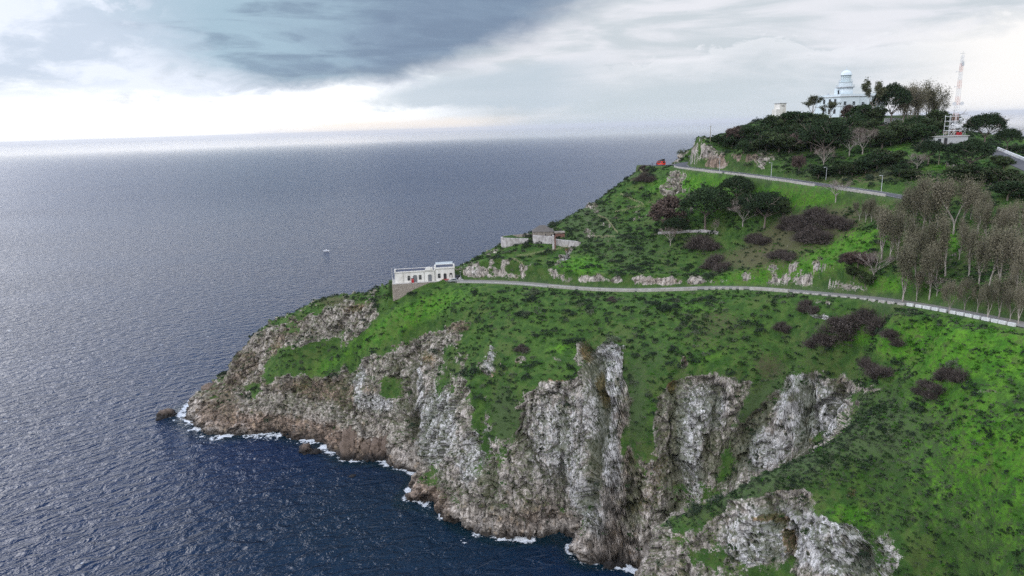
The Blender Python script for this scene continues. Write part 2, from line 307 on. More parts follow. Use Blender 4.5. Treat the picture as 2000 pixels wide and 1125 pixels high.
# ------------------------------------------------------------------ what grows or crops out where: (kind, px, py, rx, ry, angle, amount)
ZN = """rock 515 655 50 14 50 .6|rock 640 640 60 22 35 1|rock 710 628 35 18 40 1|rock 590 608 45 9 30 .45|rock 680 578 40 6 12 .4|rock 742 565 22 7 0 .6|rock 475 725 40 24 50 .7
rock 430 795 80 34 0 1|rock 560 825 200 26 -6 1.2|rock 640 765 130 22 -3 1|rock 790 712 50 26 15 1|rock 705 745 10 30 0 1|rock 822 745 12 45 0 1|rock 720 800 90 30 -10 1|rock 860 830 70 70 0 1
rock 972 603 20 14 0 1|rock 870 655 40 14 25 .9|rock 915 700 40 18 20 .8|rock 925 600 18 10 0 .7|rock 1010 700 24 12 0 .8|rock 1075 700 40 14 0 .6|rock 1395 600 12 5 0 1|rock 845 700 22 20 0 .9|rock 905 640 35 12 10 .7|rock 790 668 30 12 20 .6|rock 1125 630 14 16 0 1|rock 1143 690 14 24 -8 1|rock 1195 700 26 62 -18 1.2|rock 1188 850 20 90 6 1|rock 955 705 16 34 15 1
rock 1367 637 28 9 -8 1.2|rock 1400 606 14 5 0 .9|rock 1610 622 20 5 -18 1.3|rock 1090 840 90 100 0 1|rock 1395 815 48 60 0 1|rock 1310 770 22 40 0 .8|rock 1338 700 10 22 -20 1|rock 1550 780 17 70 0 1.2|rock 1606 800 22 48 0 1.1|rock 1500 705 12 22 0 .7|rock 1490 880 22 45 -25 1
rock 1660 950 44 30 40 1.2|rock 1600 1058 110 45 -8 1.2|rock 1735 1000 20 50 -10 1|rock 1460 1050 50 38 -20 .8|rock 1290 1095 60 30 0 .8|rock 1540 990 50 14 0 .6|rock 1930 767 22 5 30 1.3|rock 1888 800 14 5 20 .9|rock 1890 848 13 14 0 .9|rock 1984 776 12 10 0 1.1
rock 1105 500 9 26 -40 1.1|rock 1160 405 11 14 0 1.1|rock 1150 457 14 10 0 1|rock 1080 522 20 12 20 .8|rock 925 532 22 16 0 1.2|rock 1000 543 70 8 0 1.2|rock 1180 549 60 8 0 1|rock 1290 552 60 9 0 1.2|rock 1370 553 60 6 0 1|rock 1540 552 46 10 0 .9|rock 1640 566 30 8 -10 1.2|rock 1362 302 20 22 0 .9|rock 1420 319 56 10 0 .9|rock 1275 382 5 16 -40 .35|rock 1320 375 14 6 0 .7|rock 1340 457 80 4 0 1|rock 1195 545 60 6 0 1|rock 935 570 12 6 0 .5
rock 960 490 14 12 40 .8|rock 1085 432 20 8 0 1|rock 1180 570 12 5 0 .5
rock 560 700 18 10 20 -.6|rock 600 690 66 20 28 -1.4|rock 540 715 34 14 45 -1.1|rock 500 765 16 10 0 -1|rock 760 650 100 24 28 -1.4|rock 860 605 120 34 8 -1.5|rock 640 715 60 14 25 -1|rock 770 745 30 22 20 -.8
rock 985 812 32 58 8 -1.5|rock 880 715 26 36 30 -.9|rock 930 680 26 30 0 -.6|rock 1020 650 70 36 0 -1|rock 1060 590 150 30 0 -1.5|rock 1260 620 120 44 0 -1.4|rock 1270 710 40 44 0 -1|rock 1242 830 18 60 0 -.9|rock 1430 680 80 44 -8 -1.5|rock 1478 780 14 80 -38 -1.7|rock 1270 800 16 60 0 -1.1|rock 1585 820 9 60 10 -1.3|rock 1530 790 6 40 0 -.9|rock 1420 900 12 50 -20 -1.0|rock 1110 730 40 12 -10 -.9|rock 1215 880 9 50 0 -.9|rock 930 790 12 60 10 -.9|rock 860 760 16 40 10 -1.1|rock 760 770 30 16 10 -.9|rock 1470 850 200 110 0 .45|rock 1640 800 70 50 0 .6|rock 1330 900 40 110 0 .4|rock 1260 900 14 40 0 -.6|rock 1590 690 90 44 0 -1.4|rock 1580 800 8 60 0 -.6|rock 1500 855 22 20 0 -.9|rock 1440 910 22 20 -30 -.7|rock 1000 730 20 10 0 -.6
rock 1560 905 240 11 30 -1.5|rock 1700 900 60 40 0 -1.3|rock 1780 1000 34 90 0 -1.2|rock 1640 1006 34 14 0 -1.4|rock 1900 900 120 230 0 -2|rock 1880 660 160 60 0 -2|rock 1400 1100 60 20 0 -.6|rock 1560 1010 40 12 30 -.6
rock 1650 648 95 42 0 -1.3|rock 1080 560 300 12 0 -.3|rock 1400 480 300 50 0 -1.2
pale 850 840 60 70 -20 .9|pale 1195 720 28 90 -14 1|pale 1190 880 18 80 8 .9|pale 1550 780 20 70 0 1|pale 1606 800 24 48 0 1|pale 1380 800 40 50 0 .9|pale 1350 900 22 90 5 .9|pale 1590 1060 110 50 0 1|pale 1150 990 26 60 20 .7|pale 705 745 12 34 0 1|pale 740 790 40 20 0 .8|pale 1490 880 26 46 -25 .9|pale 960 700 18 30 0 .8|pale 972 605 22 16 0 .9|pale 1085 860 85 130 0 .62|pale 880 800 30 60 20 .5|pale 925 532 24 18 0 .5|pale 1105 505 10 22 -40 .8|pale 822 745 8 45 0 .9|pale 1610 622 22 6 0 1|pale 1540 552 50 14 0 .4|pale 930 890 22 60 -14 .9
pale 1400 320 90 20 0 .2|pale 1660 965 40 18 40 .6|pale 1450 1080 30 30 0 .8
tan 560 835 220 22 -6 1|tan 640 765 130 24 -3 .8|tan 460 740 60 40 40 .6|tan 560 650 90 30 35 .5|tan 840 985 60 40 -20 .9|tan 700 875 70 22 -14 1|tan 1050 1010 90 50 0 .45|tan 1200 1060 60 50 0 .35|tan 1420 315 60 18 0 .9|tan 1230 860 30 90 0 .5|tan 790 668 30 12 0 .6|tan 905 640 35 14 0 .8|tan 1367 637 30 12 0 .6|tan 1290 552 70 10 0 .6|tan 1250 970 50 60 0 .4
orange 1145 690 9 17 -10 1|orange 1312 752 10 18 0 1|orange 1665 948 30 12 48 1.1|orange 1505 1015 26 7 12 1|orange 1532 1062 9 34 0 .8|orange 1172 770 10 40 0 .6|orange 1105 483 7 9 0 1|orange 1340 700 8 14 0 .6|orange 1080 735 30 8 0 .5|orange 1340 800 0 0 0 0|orange 715 760 60 14 0 .5|orange 590 755 40 12 0 .5|orange 1985 775 10 7 0 .6|orange 1590 862 14 4 20 .7|orange 975 735 18 9 0 .8|orange 1070 735 40 12 0 .8|orange 1175 760 9 30 0 .9|orange 1135 650 20 14 0 .9|orange 1290 930 40 60 0 .45|orange 840 700 40 16 0 .6|orange 540 680 50 20 50 .5|orange 700 600 40 14 20 .6|orange 1000 715 20 10 0 .7|orange 1250 1000 40 40 0 .4|orange 1430 735 12 8 0 .6|orange 1395 600 10 4 0 .5|orange 740 565 22 6 0 .4
lush 1870 680 150 46 -8 1|lush 1900 860 120 90 0 .6|lush 1345 358 74 22 -8 1|lush 1390 395 34 34 -20 .9|lush 1550 385 60 24 -14 1|lush 1620 490 80 24 24 1|lush 1470 545 70 14 10 .8|lush 760 640 90 22 30 .8|lush 860 595 90 24 20 .6|lush 1740 1000 0 0 0 0|lush 1560 288 60 8 0 1|lush 1740 300 34 12 20 .8|lush 1720 320 0 0 0 0|lush 1120 515 50 20 0 .6|lush 1830 326 30 8 0 1|lush 1660 1010 30 16 0 .9|lush 1720 660 50 16 0 1|lush 1140 520 30 14 0 .8|lush 1650 550 0 0 0 0|lush 1740 560 30 14 0 .9|lush 1350 600 60 24 0 .4|lush 640 712 60 16 25 .5|lush 1390 700 50 24 0 .4|lush 1860 470 18 60 0 .8|lush 1940 1000 60 120 0 .4|lush 1100 680 40 14 0 .6
scrub 1550 910 250 26 32 .9|scrub 1800 960 60 130 10 .35|scrub 1970 1040 60 90 0 .3|scrub 1000 600 120 30 0 .4|scrub 1150 430 60 50 40 1|scrub 1230 490 120 60 0 .6|scrub 1260 600 120 30 0 .45|scrub 990 815 34 60 8 1|scrub 1240 800 30 90 0 .8|scrub 1280 700 50 50 0 .5|scrub 1470 800 24 100 -38 .8|scrub 1250 345 40 14 0 .8|scrub 870 720 40 50 0 .5|scrub 1500 300 160 40 0 .6|scrub 1680 330 120 20 0 .8|scrub 1400 660 90 40 0 .4|scrub 1730 860 60 30 30 .6|scrub 1600 700 40 60 0 .3
dry 1580 445 90 36 15 1|dry 1500 500 60 26 20 .8|dry 1770 610 0 0 0 0|dry 1390 650 90 40 0 .5|dry 1720 640 0 0 0 0|dry 1755 660 60 10 10 .5|dry 1660 340 90 16 0 .6|dry 1400 620 60 20 0 .4|dry 1500 720 30 30 0 .7|dry 1840 560 120 40 0 .35|dry 660 590 60 14 0 .8|dry 480 740 40 30 0 .6|dry 1400 505 50 20 0 .5|dry 1700 350 60 14 0 .6"""
ZONES = []
for ln in ZN.split('\n'):
    for e in ln.split('|'):
        a = e.split(); v_ = [float(q) for q in a[1:]]
        if v_[2] > 0: ZONES.append((a[0], *v_))
_zh = hit([z_[1] for z_ in ZONES], [z_[2] for z_ in ZONES])
def zones(p):
    out = {k: np.zeros(len(p)) for k in ('rock', 'pale', 'tan', 'orange', 'lush', 'scrub', 'dry')}
    for (k, px, py, rx, ry, an, am), c in zip(ZONES, _zh):
        if np.isnan(c[0]): continue
        dist = np.linalg.norm(c - C0); s = dist / FPX; rad = max(rx, ry) * s * 2.6
        idx = np.nonzero((np.abs(p[:, 0] - c[0]) < rad) & (np.abs(p[:, 2] - c[2]) < rad) & (np.abs(p[:, 1] - c[1]) < rad * 2))[0]; wlim = min(max(max(rx, ry) * 2.2, 60) * s, 22.0)
        if not len(idx): continue
        d = p[idx] - c; u = d @ RT / s; v_ = d @ UP / s; a = math.radians(an)
        dpt = (d @ FW) / wlim
        uu = (u * math.cos(a) + v_ * math.sin(a)) / rx; vv = (-u * math.sin(a) + v_ * math.cos(a)) / ry
        wv = am * np.exp(-0.8 * (uu * uu + vv * vv) - .5 * dpt ** 4); o_ = out[k]
        if am < 0: o_[idx] += wv
        else: o_[idx] += wv * (1.0 if k == 'rock' else (1 - np.clip(o_[idx], 0, 1)))
    return out

# ------------------------------------------------------------------ ground mesh: columns resampled by arc length so cliffs stay dense
def ground_arrays():
    xs = np.concatenate([np.arange(-238, -178, 3.0), np.arange(-178, -70, 0.55), np.arange(-70, 112, 0.40), np.arange(112, 205, 0.6), np.arange(205, 262, 1.2), np.arange(262, 345, 3.0)])
    ys = np.arange(24, 526, 0.6); X, Yg = np.meshgrid(xs, ys, indexing='ij')
    zz, _ = Hm(X.ravel(), Yg.ravel()); Zg = zz.reshape(X.shape)
    zc = np.maximum(Zg, -1.0)
    ds = np.sqrt(0.6 ** 2 + np.diff(zc, axis=1) ** 2 * 1.6); under = (Zg[:, 1:] < -3); ds = np.where(under, 0.08, ds)
    far = (Yg[:, 1:] > 372) | (Yg[:, 1:] < 95); ds = np.where(far, ds * 0.25, ds)
    S = np.concatenate([np.zeros((len(xs), 1)), np.cumsum(ds, 1)], 1); S /= S[:, -1:]
    k = 5; ker = np.ones(k) / k
    Sp = np.pad(S, ((k // 2, k // 2), (0, 0)), mode='edge'); S = sum(Sp[i:i + len(xs)] for i in range(k)) / k
    NR = 840; q = np.linspace(0, 1, NR); YY = np.stack([np.interp(q, S[i], ys) for i in range(len(xs))])
    XX = np.repeat(xs[:, None], NR, 1)
    return XX, YY
def slope_n(x, y):
    e = 1.2; zx = (H0(x + e, y) - H0(x - e, y)) / (2 * e); zy = (H0(x, y + e) - H0(x, y - e)) / (2 * e)
    n = np.c_[-zx, -zy, np.ones_like(zx)]; n /= np.linalg.norm(n, axis=1)[:, None]; return n
XX, YY = ground_arrays(); nx_, ny_ = XX.shape; xf, yf = XX.ravel(), YY.ravel()
zf, flat = Hm(xf, yf); bank = Hm.bank.copy(); P3 = np.c_[xf, yf, zf]; N3 = slope_n(xf, yf)
zn = zones(P3)
rdg = lambda q, o, g=.5: 1 - 2.6 * np.abs(fbm(q, o, g))
big = rdg(P3 * np.array([1 / 21., 1 / 21., 1 / 60.]) + 3, 2); med = rdg(P3 * np.array([1 / 8., 1 / 8., 1 / 24.]) + 60, 3); sml = rdg(P3 * np.array([1 / 2.8, 1 / 2.8, 1 / 6.5]) + 25, 3)
nA = fbm(P3 / 17.0, 3); nB = fbm(P3 / 4.5 + 9, 4); nC = fbm(P3 / 1.5 + 31, 3)
steep = sstep(N3[:, 2], 0.72, 0.50)
rock = np.clip(steep * 0.62 + np.clip(zn['rock'], -1.6, 1.1) * np.where(zn['rock'] < 0, .95, .74) + nA * 0.55 + nB * 0.75 + nC * 0.25 + 0.20 * (big - 0.45) + 0.16 * (med - 0.45) + 0.3 * sstep(zf, 10, 2), 0, 1)
# deep clefts down the cliff, each followed by its own line
GUL = [([(1150,640),(1163,700),(1172,780),(1168,870),(1158,960),(1112,1046)],2.6,2.6),([(1238,740),(1246,830),(1240,930),(1232,1040)],3.0,2.4),([(1318,735),(1326,830),(1330,930),(1322,1010)],3.4,2.6),([(1525,712),(1490,770),(1450,850),(1412,930)],4.5,3.4),([(868,740),(836,830),(815,925)],3.6,3.0),([(1578,740),(1574,800),(1568,860)],3.0,3.0),
 ([(930,760),(948,860),(960,960),(930,1036)],2.6,2.4),([(770,720),(792,800),(800,880)],2.2,3.0),([(1400,760),(1392,850),(1372,940)],2.2,2.0),([(1285,730),(1290,830),(1296,950)],2.0,1.8),([(1010,800),(1030,900),(1040,1040)],1.8,1.8),([(690,700),(672,770),(650,850)],2.2,2.4),([(1100,800),(1105,880),(1090,1000)],1.5,1.6),([(1640,760),(1634,830)],2.4,2.6),([(1690,950),(1700,1060),(1690,1125)],2.5,2.5),([(1500,980),(1510,1060),(1500,1125)],2.2,2.5),([(600,740),(560,780),(540,840)],1.8,2.2)]
gul = np.zeros(len(P3))
for pl_, dep_, wid in GUL:
    q_ = []
    for a_, b_ in zip(pl_[:-1], pl_[1:]):
        for k_ in range(6): q_.append((a_[0] + (b_[0] - a_[0]) * k_ / 6, a_[1] + (b_[1] - a_[1]) * k_ / 6))
    q_ = hit([a_[0] for a_ in q_], [a_[1] for a_ in q_]); q_ = q_[~np.isnan(q_[:, 0])]
    if not len(q_): continue
    idx = np.nonzero((P3[:, 0] > q_[:, 0].min() - 9) & (P3[:, 0] < q_[:, 0].max() + 9) & (P3[:, 1] > q_[:, 1].min() - 9) & (P3[:, 1] < q_[:, 1].max() + 9))[0]
    dd = np.full(len(idx), 99.0); pw = P3[idx] + np.c_[nB[idx], nB[idx], nB[idx]] * 3
    for c_ in q_: dd = np.minimum(dd, np.linalg.norm((pw - c_) * [1, 1, .8], axis=1))
    gul[idx] = np.maximum(gul[idx], dep_ * np.exp(-(dd / wid) ** 2))
rock = np.clip(rock + bank * (.12 + 1.5 * nB + .6 * nA) + sstep(zf, 5.5, 3.5), 0, 1) * (1 - flat * 0.9)
rm = sstep(rock, 0.35, 0.65)
def crag(p, seed, cell, k, an=(1, 1, .55)):
    """broken blocks: every cell is a tilted plane of its own; also how near its border is"""
    q = p * np.array(an) / cell; i0 = np.floor(q).astype(np.int64); b1 = np.full(len(q), 9.0); b2 = b1.copy(); cx = np.zeros_like(q); ck = np.zeros(len(q), np.int64)
    for dx in (-1, 0, 1):
        for dy in (-1, 0, 1):
            for dz in (-1, 0, 1):
                i = i0 + [dx, dy, dz]; hsh = _P[_P[_P[(i[:, 0] + seed) & 255] + (i[:, 1] & 255)] + (i[:, 2] & 255)]
                c = i + 0.5 + _G[hsh] * .42; d = ((q - c) ** 2).sum(1); m_ = d < b1
                b2 = np.where(m_, b1, np.minimum(b2, d)); b1 = np.where(m_, d, b1); cx[m_] = c[m_]; ck[m_] = hsh[m_]
    tilt = _G[(ck * 7 + 3) & 255]; return ((q - cx) * tilt).sum(1) * cell * k + (_G[(ck * 5 + 1) & 255][:, 0]) * cell * k * .35, np.sqrt(b2) - np.sqrt(b1)
# rock relief: buttresses, tilted beds, fissures; soft lumps under the grass
pv = P3 * np.array([1 / 9.0, 1 / 9.0, 1 / 26.0]); col1 = fbm(pv, 4, 0.55)
pv2 = P3 * np.array([1 / 3.2, 1 / 3.2, 1 / 9.0]) + 5; col2 = fbm(pv2, 4, 0.6)
fis = np.abs(fbm(P3 * np.array([1 / 7., 1 / 7., 1 / 20.]) + 40, 3)); fis2 = np.abs(fbm(P3 * np.array([1 / 2.6, 1 / 2.6, 1 / 6.]) + 70, 3))
bed = (P3 @ np.array([0.55, 0.25, 0.80])) / 3.4 + nA * 1.5 + nB * 0.5; bf = bed - np.floor(bed); bedh = (np.where(bf < 0.82, bf / 0.82, (1 - bf) / 0.18) - 0.5)
sub_ = np.nonzero((rm > .02) & (zf > -4) & (yf < 375))[0]; cg = np.zeros(len(P3)); ce = np.ones(len(P3)); ce2 = np.ones(len(P3)); warp = np.c_[nB, nC, nB][sub_] * 1.2
a1, e1 = crag(P3[sub_] + warp * 1.5, 1, 8.5, .55); a2, e2 = crag(P3[sub_] + warp, 9, 3.1, .62); a3, e3 = crag(P3[sub_] + warp * .4, 23, 1.35, .30)
cg[sub_] = a1 + a2 + a3 - .8 * np.exp(-(e1 / .07) ** 2) - .45 * np.exp(-(e2 / .09) ** 2); ce[sub_] = e1; ce2[sub_] = e2
disp = -gul * (.35 + .65 * rm) + rm * (.62 * cg + .5 * (5.2 * (big - .4) + 2.6 * (med - .4) + 0.9 * (sml - .4) + 0.8 * col1 + 0.9 * col2 + 1.15 * bedh * (0.12 + 0.9 * sstep(zf, 40, 8)) + 0.55 * nB + 0.18 * nC - 1.5 * np.exp(-(fis / 0.05) ** 2) - 0.75 * np.exp(-(fis2 / 0.06) ** 2)))
gl = (1 - rm) * (steep * (1.8 * (big - .4) + 0.8 * (med - .5)) + 0.55 * nA + 0.35 * nB + 0.16 * nC + 0.35 * zn['scrub'] * np.abs(nC) * 2)
onshore = sstep(zf, -3, 1.0); keep = (1 - np.clip(flat * 1.2, 0, 1)) * (1 - .75 * bank)
D3 = (disp + gl) * onshore * keep
dirn = N3.copy(); dirn[:, 2] *= 0.6
P3d = P3 + dirn * D3[:, None]
# small overhang lips where the soft face below the nose has been cut back
ui = np.arange(nx_ - 1)[:, None] * ny_ + np.arange(ny_ - 1)[None]
F = np.stack([ui, ui + ny_, ui + ny_ + 1, ui + 1], -1).reshape(-1, 4)
F = F[(P3d[F][:, :, 2].max(1) > -3.0)]
used = np.unique(F); remap = np.full(len(P3d), -1); remap[used] = np.arange(len(used)); F = remap[F]
def np_mesh(name, verts, faces, smooth=True, mats=None, midx=None):
    me = bpy.data.meshes.new(name); verts = np.asarray(verts, np.float32); faces = np.asarray(faces, np.int32); k = faces.shape[1]
    me.vertices.add(len(verts)); me.vertices.foreach_set('co', verts.ravel())
    me.loops.add(faces.size); me.loops.foreach_set('vertex_index', faces.ravel())
    me.polygons.add(len(faces)); me.polygons.foreach_set('loop_start', np.arange(0, faces.size, k, dtype=np.int32))
    me.polygons.foreach_set('use_smooth', np.full(len(faces), smooth))
    for m_ in (mats or []): me.materials.append(m_)
    if midx is not None: me.polygons.foreach_set('material_index', np.asarray(midx, np.int32))
    me.update(calc_edges=True); return me
def fattr(me, name, vals):
    a = me.attributes.new(name, 'FLOAT', 'POINT'); a.data.foreach_set('value', np.asarray(vals, np.float32))
def link(name, me, parent=None, **props):
    o = bpy.data.objects.new(name, me); sc.collection.objects.link(o)
    if parent is not None: o.parent = parent
    for k, v_ in props.items(): o[k] = v_
    return o
gm = np_mesh('hills', P3d[used], F); gm.polygons.foreach_set('use_smooth', rm[used][F].mean(1) < .5)
fattr(gm, 'crack', np.clip(np.maximum(np.exp(-(ce / .07) ** 2), .8 * np.exp(-(ce2 / .09) ** 2)) * rm, 0, 1)[used])
for k in ('pale', 'tan', 'orange', 'lush', 'scrub', 'dry'): fattr(gm, k, np.clip(zn[k], 0, 1)[used])
fattr(gm, 'rock', rock[used]); fattr(gm, 'bare', (np.clip(flat, 0, 1) ** 3)[used]); fattr(gm, 'gul', np.clip(gul / 3, 0, 1)[used])
hills = link('hills', gm, kind='structure')
from mathutils.bvhtree import BVHTree
bpy.context.view_layer.update(); BVH = BVHTree.FromObject(hills, bpy.context.evaluated_depsgraph_get())
def drop(p):
    """set points down on the finished ground"""
    p = np.array(p, float); q_ = p.reshape(-1, 3)
    for i_ in range(len(q_)):
        h_ = BVH.ray_cast(Vector((q_[i_, 0], q_[i_, 1], q_[i_, 2] + 6.0)), Vector((0, 0, -1)), 14.0)
        if h_[0] is not None: q_[i_, 2] = h_[0].z
    return q_.reshape(p.shape)

def new_mat(name):
    m_ = bpy.data.materials.new(name); m_.use_nodes = True; t_ = NT(m_.node_tree); b = m_.node_tree.nodes['Principled BSDF']
    b.inputs['Specular IOR Level'].default_value = 0.25; return m_, t_, b
m_, t, b = new_mat('headland_ground')
g = t.new('ShaderNodeNewGeometry'); pos = V(t, g.outputs['Position']); nz = t.sep(g.outputs['Normal'])[2]; pz = t.sep(pos)[2]
N1 = t.noise(pos, 0.35, 5, 0.6); N2 = t.noise(pos, 1.3, 5, 0.65); N3_ = t.noise(pos, 5.0, 3, 0.6); N0 = t.noise(pos, 0.06, 3, 0.5)
ps = t.v('MULTIPLY', pos, (1.0, 1.0, 0.28)); S1 = t.noise(ps, 0.9, 5, 0.65, 0.4); S2 = t.noise(ps, 3.2, 4, 0.65, 0.2)
rk = t.attr('rock') + (N2 - 0.5) * 1.1 + (N3_ - 0.5) * 0.7 + (0.62 - nz) * 0.35
rmask = t.ss(rk, 0.44, 0.56)
# limestone
grey = t.mix(t.ss(S1, 0.30, 0.60), (0.27, 0.235, 0.20), (0.56, 0.51, 0.46))
palec = t.mix(t.ss(S1 * 0.75 + S2 * 0.25, 0.32, 0.6), (0.44, 0.43, 0.42), (0.70, 0.695, 0.69))
tanc = t.mix(t.ss(S1, 0.32, 0.66), (0.13, 0.092, 0.068), (0.42, 0.31, 0.235))
rc = t.mix(t.ss(t.attr('tan') + (N1 - 0.5) * 0.9 + (N0 - 0.5) * 1.2, 0.22, 0.75), grey, tanc)
rc = t.mix(t.ss(N0 * 0.5 + N1 * 0.5, 0.42, 0.60) * 0.42, rc, t.mix(S1, (0.10, 0.092, 0.078), (0.26, 0.235, 0.20)))
rc = t.mix(t.ss(t.attr('pale') + (N1 - 0.5) * 0.9 + (S1 - 0.5) * 0.4, 0.34, 0.66), rc, palec)
rc = t.mix(t.ss(t.attr('orange') + (N2 - 0.5) * 1.1, 0.38, 0.7) * 0.8, rc, (0.36, 0.20, 0.055))
rc = t.mix(t.ss(N1 + (S1 - 0.5) * 0.6, 0.54, 0.70) * 0.5, rc, (0.36, 0.27, 0.16))
sv_ = t.noise(t.v('MULTIPLY', pos, (1.0, 1.0, 0.09)), 0.75, 5, 0.65, 0.25); rc = t.mix(t.ss(sv_, 0.54, 0.66) * 0.6, rc, (0.085, 0.074, 0.060)); rc = t.mix(t.ss(sv_, 0.44, 0.34) * 0.35, rc, (0.58, 0.56, 0.53))
ck = t.vor(t.v('ADD', t.v('MULTIPLY', pos, (1, 1, 0.5)), t.v('SCALE', t.noise(pos, 0.8, 3, 0.6, col=True), sc=1.6)), 0.42, 'DISTANCE_TO_EDGE')
ck2 = t.vor(t.v('ADD', ps, t.v('SCALE', t.noise(pos, 2.0, 3, 0.6, col=True), sc=0.9)), 1.3, 'DISTANCE_TO_EDGE')
crack = t.ss(ck, 0.045, 0.0) * t.ss(N1, 0.30, 0.48)
crack2 = t.ss(ck2, 0.06, 0.0) * t.ss(N2, 0.45, 0.6)
rc = t.mix(crack * 0.85, rc, (0.03, 0.028, 0.024)); rc = t.mix(crack2 * 0.38, rc, (0.04, 0.038, 0.03))
rc = t.mix(t.attr('crack') * 0.6, rc, (0.045, 0.040, 0.034))
wv_ = t.v('ADD', t.v('MULTIPLY', pos, (1, 1, .7)), t.v('SCALE', t.noise(pos, 1.5, 3, 0.6, col=True), sc=0.8)); f1 = t.vor(wv_, 0.75, 'F1', 'Color'); f2 = t.vor(wv_, 2.1, 'F1', 'Color')
rc = t.mix(0.5, rc, t.mix(t.sep(f1)[0], (0.62, 0.61, 0.60), (1.3, 1.3, 1.3)), 'MULTIPLY'); rc = t.mix(0.5, rc, t.mix(t.sep(f2)[0], (0.78, 0.78, 0.78), (1.2, 1.2, 1.2)), 'MULTIPLY')
# cushions of dark plants rooted in hollows of the rock
pl = t.vor(pos, 0.55, 'F1'); spots = t.ss(pl + (N3_ - 0.5) * 0.3, 0.36, 0.26) * t.ss(N1, 0.47, 0.58) * t.ss(pz, 4.0, 10.0)
moss = t.ss(N2 * 0.6 + N1 * 0.5 + nz * 0.32 + t.attr('gul') * 0.34, 0.68, 0.80) * t.ss(pz, 5.0, 14.0)
rc = t.mix(moss * 0.7, rc, t.mix(N3_, (0.030, 0.048, 0.014), (0.085, 0.10, 0.035)))
rc = t.mix(spots * 0.9, rc, (0.022, 0.032, 0.014))
wet = t.ss(pz + (N1 - 0.5) * 3.5, 3.4, 0.6); rc = t.mix(wet * 0.8, rc, (0.018, 0.015, 0.013))
# grass and herbs
lush = t.ss(t.attr('lush') + (N0 - 0.5) * 0.8 + (N1 - 0.5) * 1.0, 0.18, 0.75)
gr = t.mix(lush, t.mix(t.ss(N1, 0.35, 0.65), (0.032, 0.078, 0.017), (0.066, 0.130, 0.025)), t.mix(t.ss(N1, 0.3, 0.7), (0.044, 0.150, 0.013), (0.098, 0.240, 0.020)))
gr = t.mix(t.ss(N2 + (N3_ - 0.5) * 0.5, 0.44, 0.64) * 0.6, gr, t.mix(N1, (0.022, 0.046, 0.010), (0.052, 0.095, 0.018)))
gr = t.mix(t.ss(N1 * 0.5 + N0 * 0.5 + (N2 - 0.5) * 0.25, 0.50, 0.60) * 0.55, gr, t.mix(N3_, (0.050, 0.070, 0.022), (0.105, 0.125, 0.045)))
sc_ = t.ss(t.attr('scrub') + (N2 - 0.5) * 1.3, 0.35, 0.75)
gr = t.mix(sc_ * 0.85, gr, t.mix(N3_, (0.034, 0.066, 0.020), (0.088, 0.122, 0.055)))
dr = t.ss(t.attr('dry') + (N2 - 0.5) * 1.0, 0.35, 0.8)
gr = t.mix(dr * 0.8, gr, t.mix(N3_, (0.060, 0.050, 0.036), (0.125, 0.115, 0.06)))
gr = t.mix(t.ss(t.noise(pos, 3.0, 2), 0.70, 0.76) * 0.5, gr, (0.30, 0.29, 0.24))
gr = t.mix(t.attr('bare') * 0.5 * N2, gr, (0.13, 0.125, 0.11))
t.put(b.inputs['Base Color'], t.mix(rmask, gr, rc)); t.put(b.inputs['Roughness'], 0.95 - wet * 0.5)
b.inputs['Specular IOR Level'].default_value = 0.15
hr = N1 * 0.6 + S1 * 0.7 + S2 * 0.35 + N3_ * 0.1 - crack * 0.45 - crack2 * 0.22; hg = N1 * 0.5 + N2 * 0.6 + N3_ * 0.6 + sc_ * 0.3
bn = t.new('ShaderNodeBump'); bn.inputs['Strength'].default_value = .6; bn.inputs['Distance'].default_value = 0.8
t.put(bn.inputs['Height'], t.mix(rmask, hg, hr)); fn = t.v('ADD', t.v('SCALE', t.v('SUBTRACT', f1, (.5, .5, .5)), sc=0.34 * rmask), t.v('SCALE', t.v('SUBTRACT', f2, (.5, .5, .5)), sc=0.24 * rmask)); t.L.new(t.v('NORMALIZE', t.v('ADD', bn.outputs[0], fn)).sock, b.inputs['Normal']); gm.materials.append(m_)

# ------------------------------------------------------------------ sea
def sea_mesh():
    xs = np.concatenate([-np.geomspace(60000, 420, 26), np.arange(-400, -232, 8.), np.arange(-230, 130, 1.6), np.arange(132, 400, 8.), np.geomspace(420, 60000, 26)])
    ys = np.concatenate([-np.geomspace(3000, 120, 10), np.arange(-100, 120, 10.), np.arange(120, 430, 1.6), np.arange(432, 640, 8), np.geomspace(660, 60000, 40)])
    X, Yg = np.meshgrid(xs, ys, indexing='ij'); x_, y_ = X.ravel(), Yg.ravel()
    inn = (x_ > -228) & (x_ < 200) & (y_ > 90) & (y_ < 500); hz = np.full(len(x_), -30.0); hz[inn] = H0(x_[inn], y_[inn])
    ny = len(ys); i = np.arange(len(xs) - 1)[:, None] * ny + np.arange(ny - 1)[None]
    return np.c_[x_, y_, np.zeros(len(x_))], np.stack([i, i + ny, i + ny + 1, i + 1], -1).reshape(-1, 4), hz
sv, sf, shz = sea_mesh(); sm = np_mesh('sea', sv, sf, True); fattr(sm, 'depth', shz); fattr(sm, 'cove', np.exp(-(((sv[:, 0] + 40) / 85) ** 2 + ((sv[:, 1] - 215) / 62) ** 2))); sea = link('sea', sm, kind='structure')
m_, t, b = new_mat('sea_water'); g = t.new('ShaderNodeNewGeometry'); pos = V(t, g.outputs['Position']); dep = t.attr('depth')
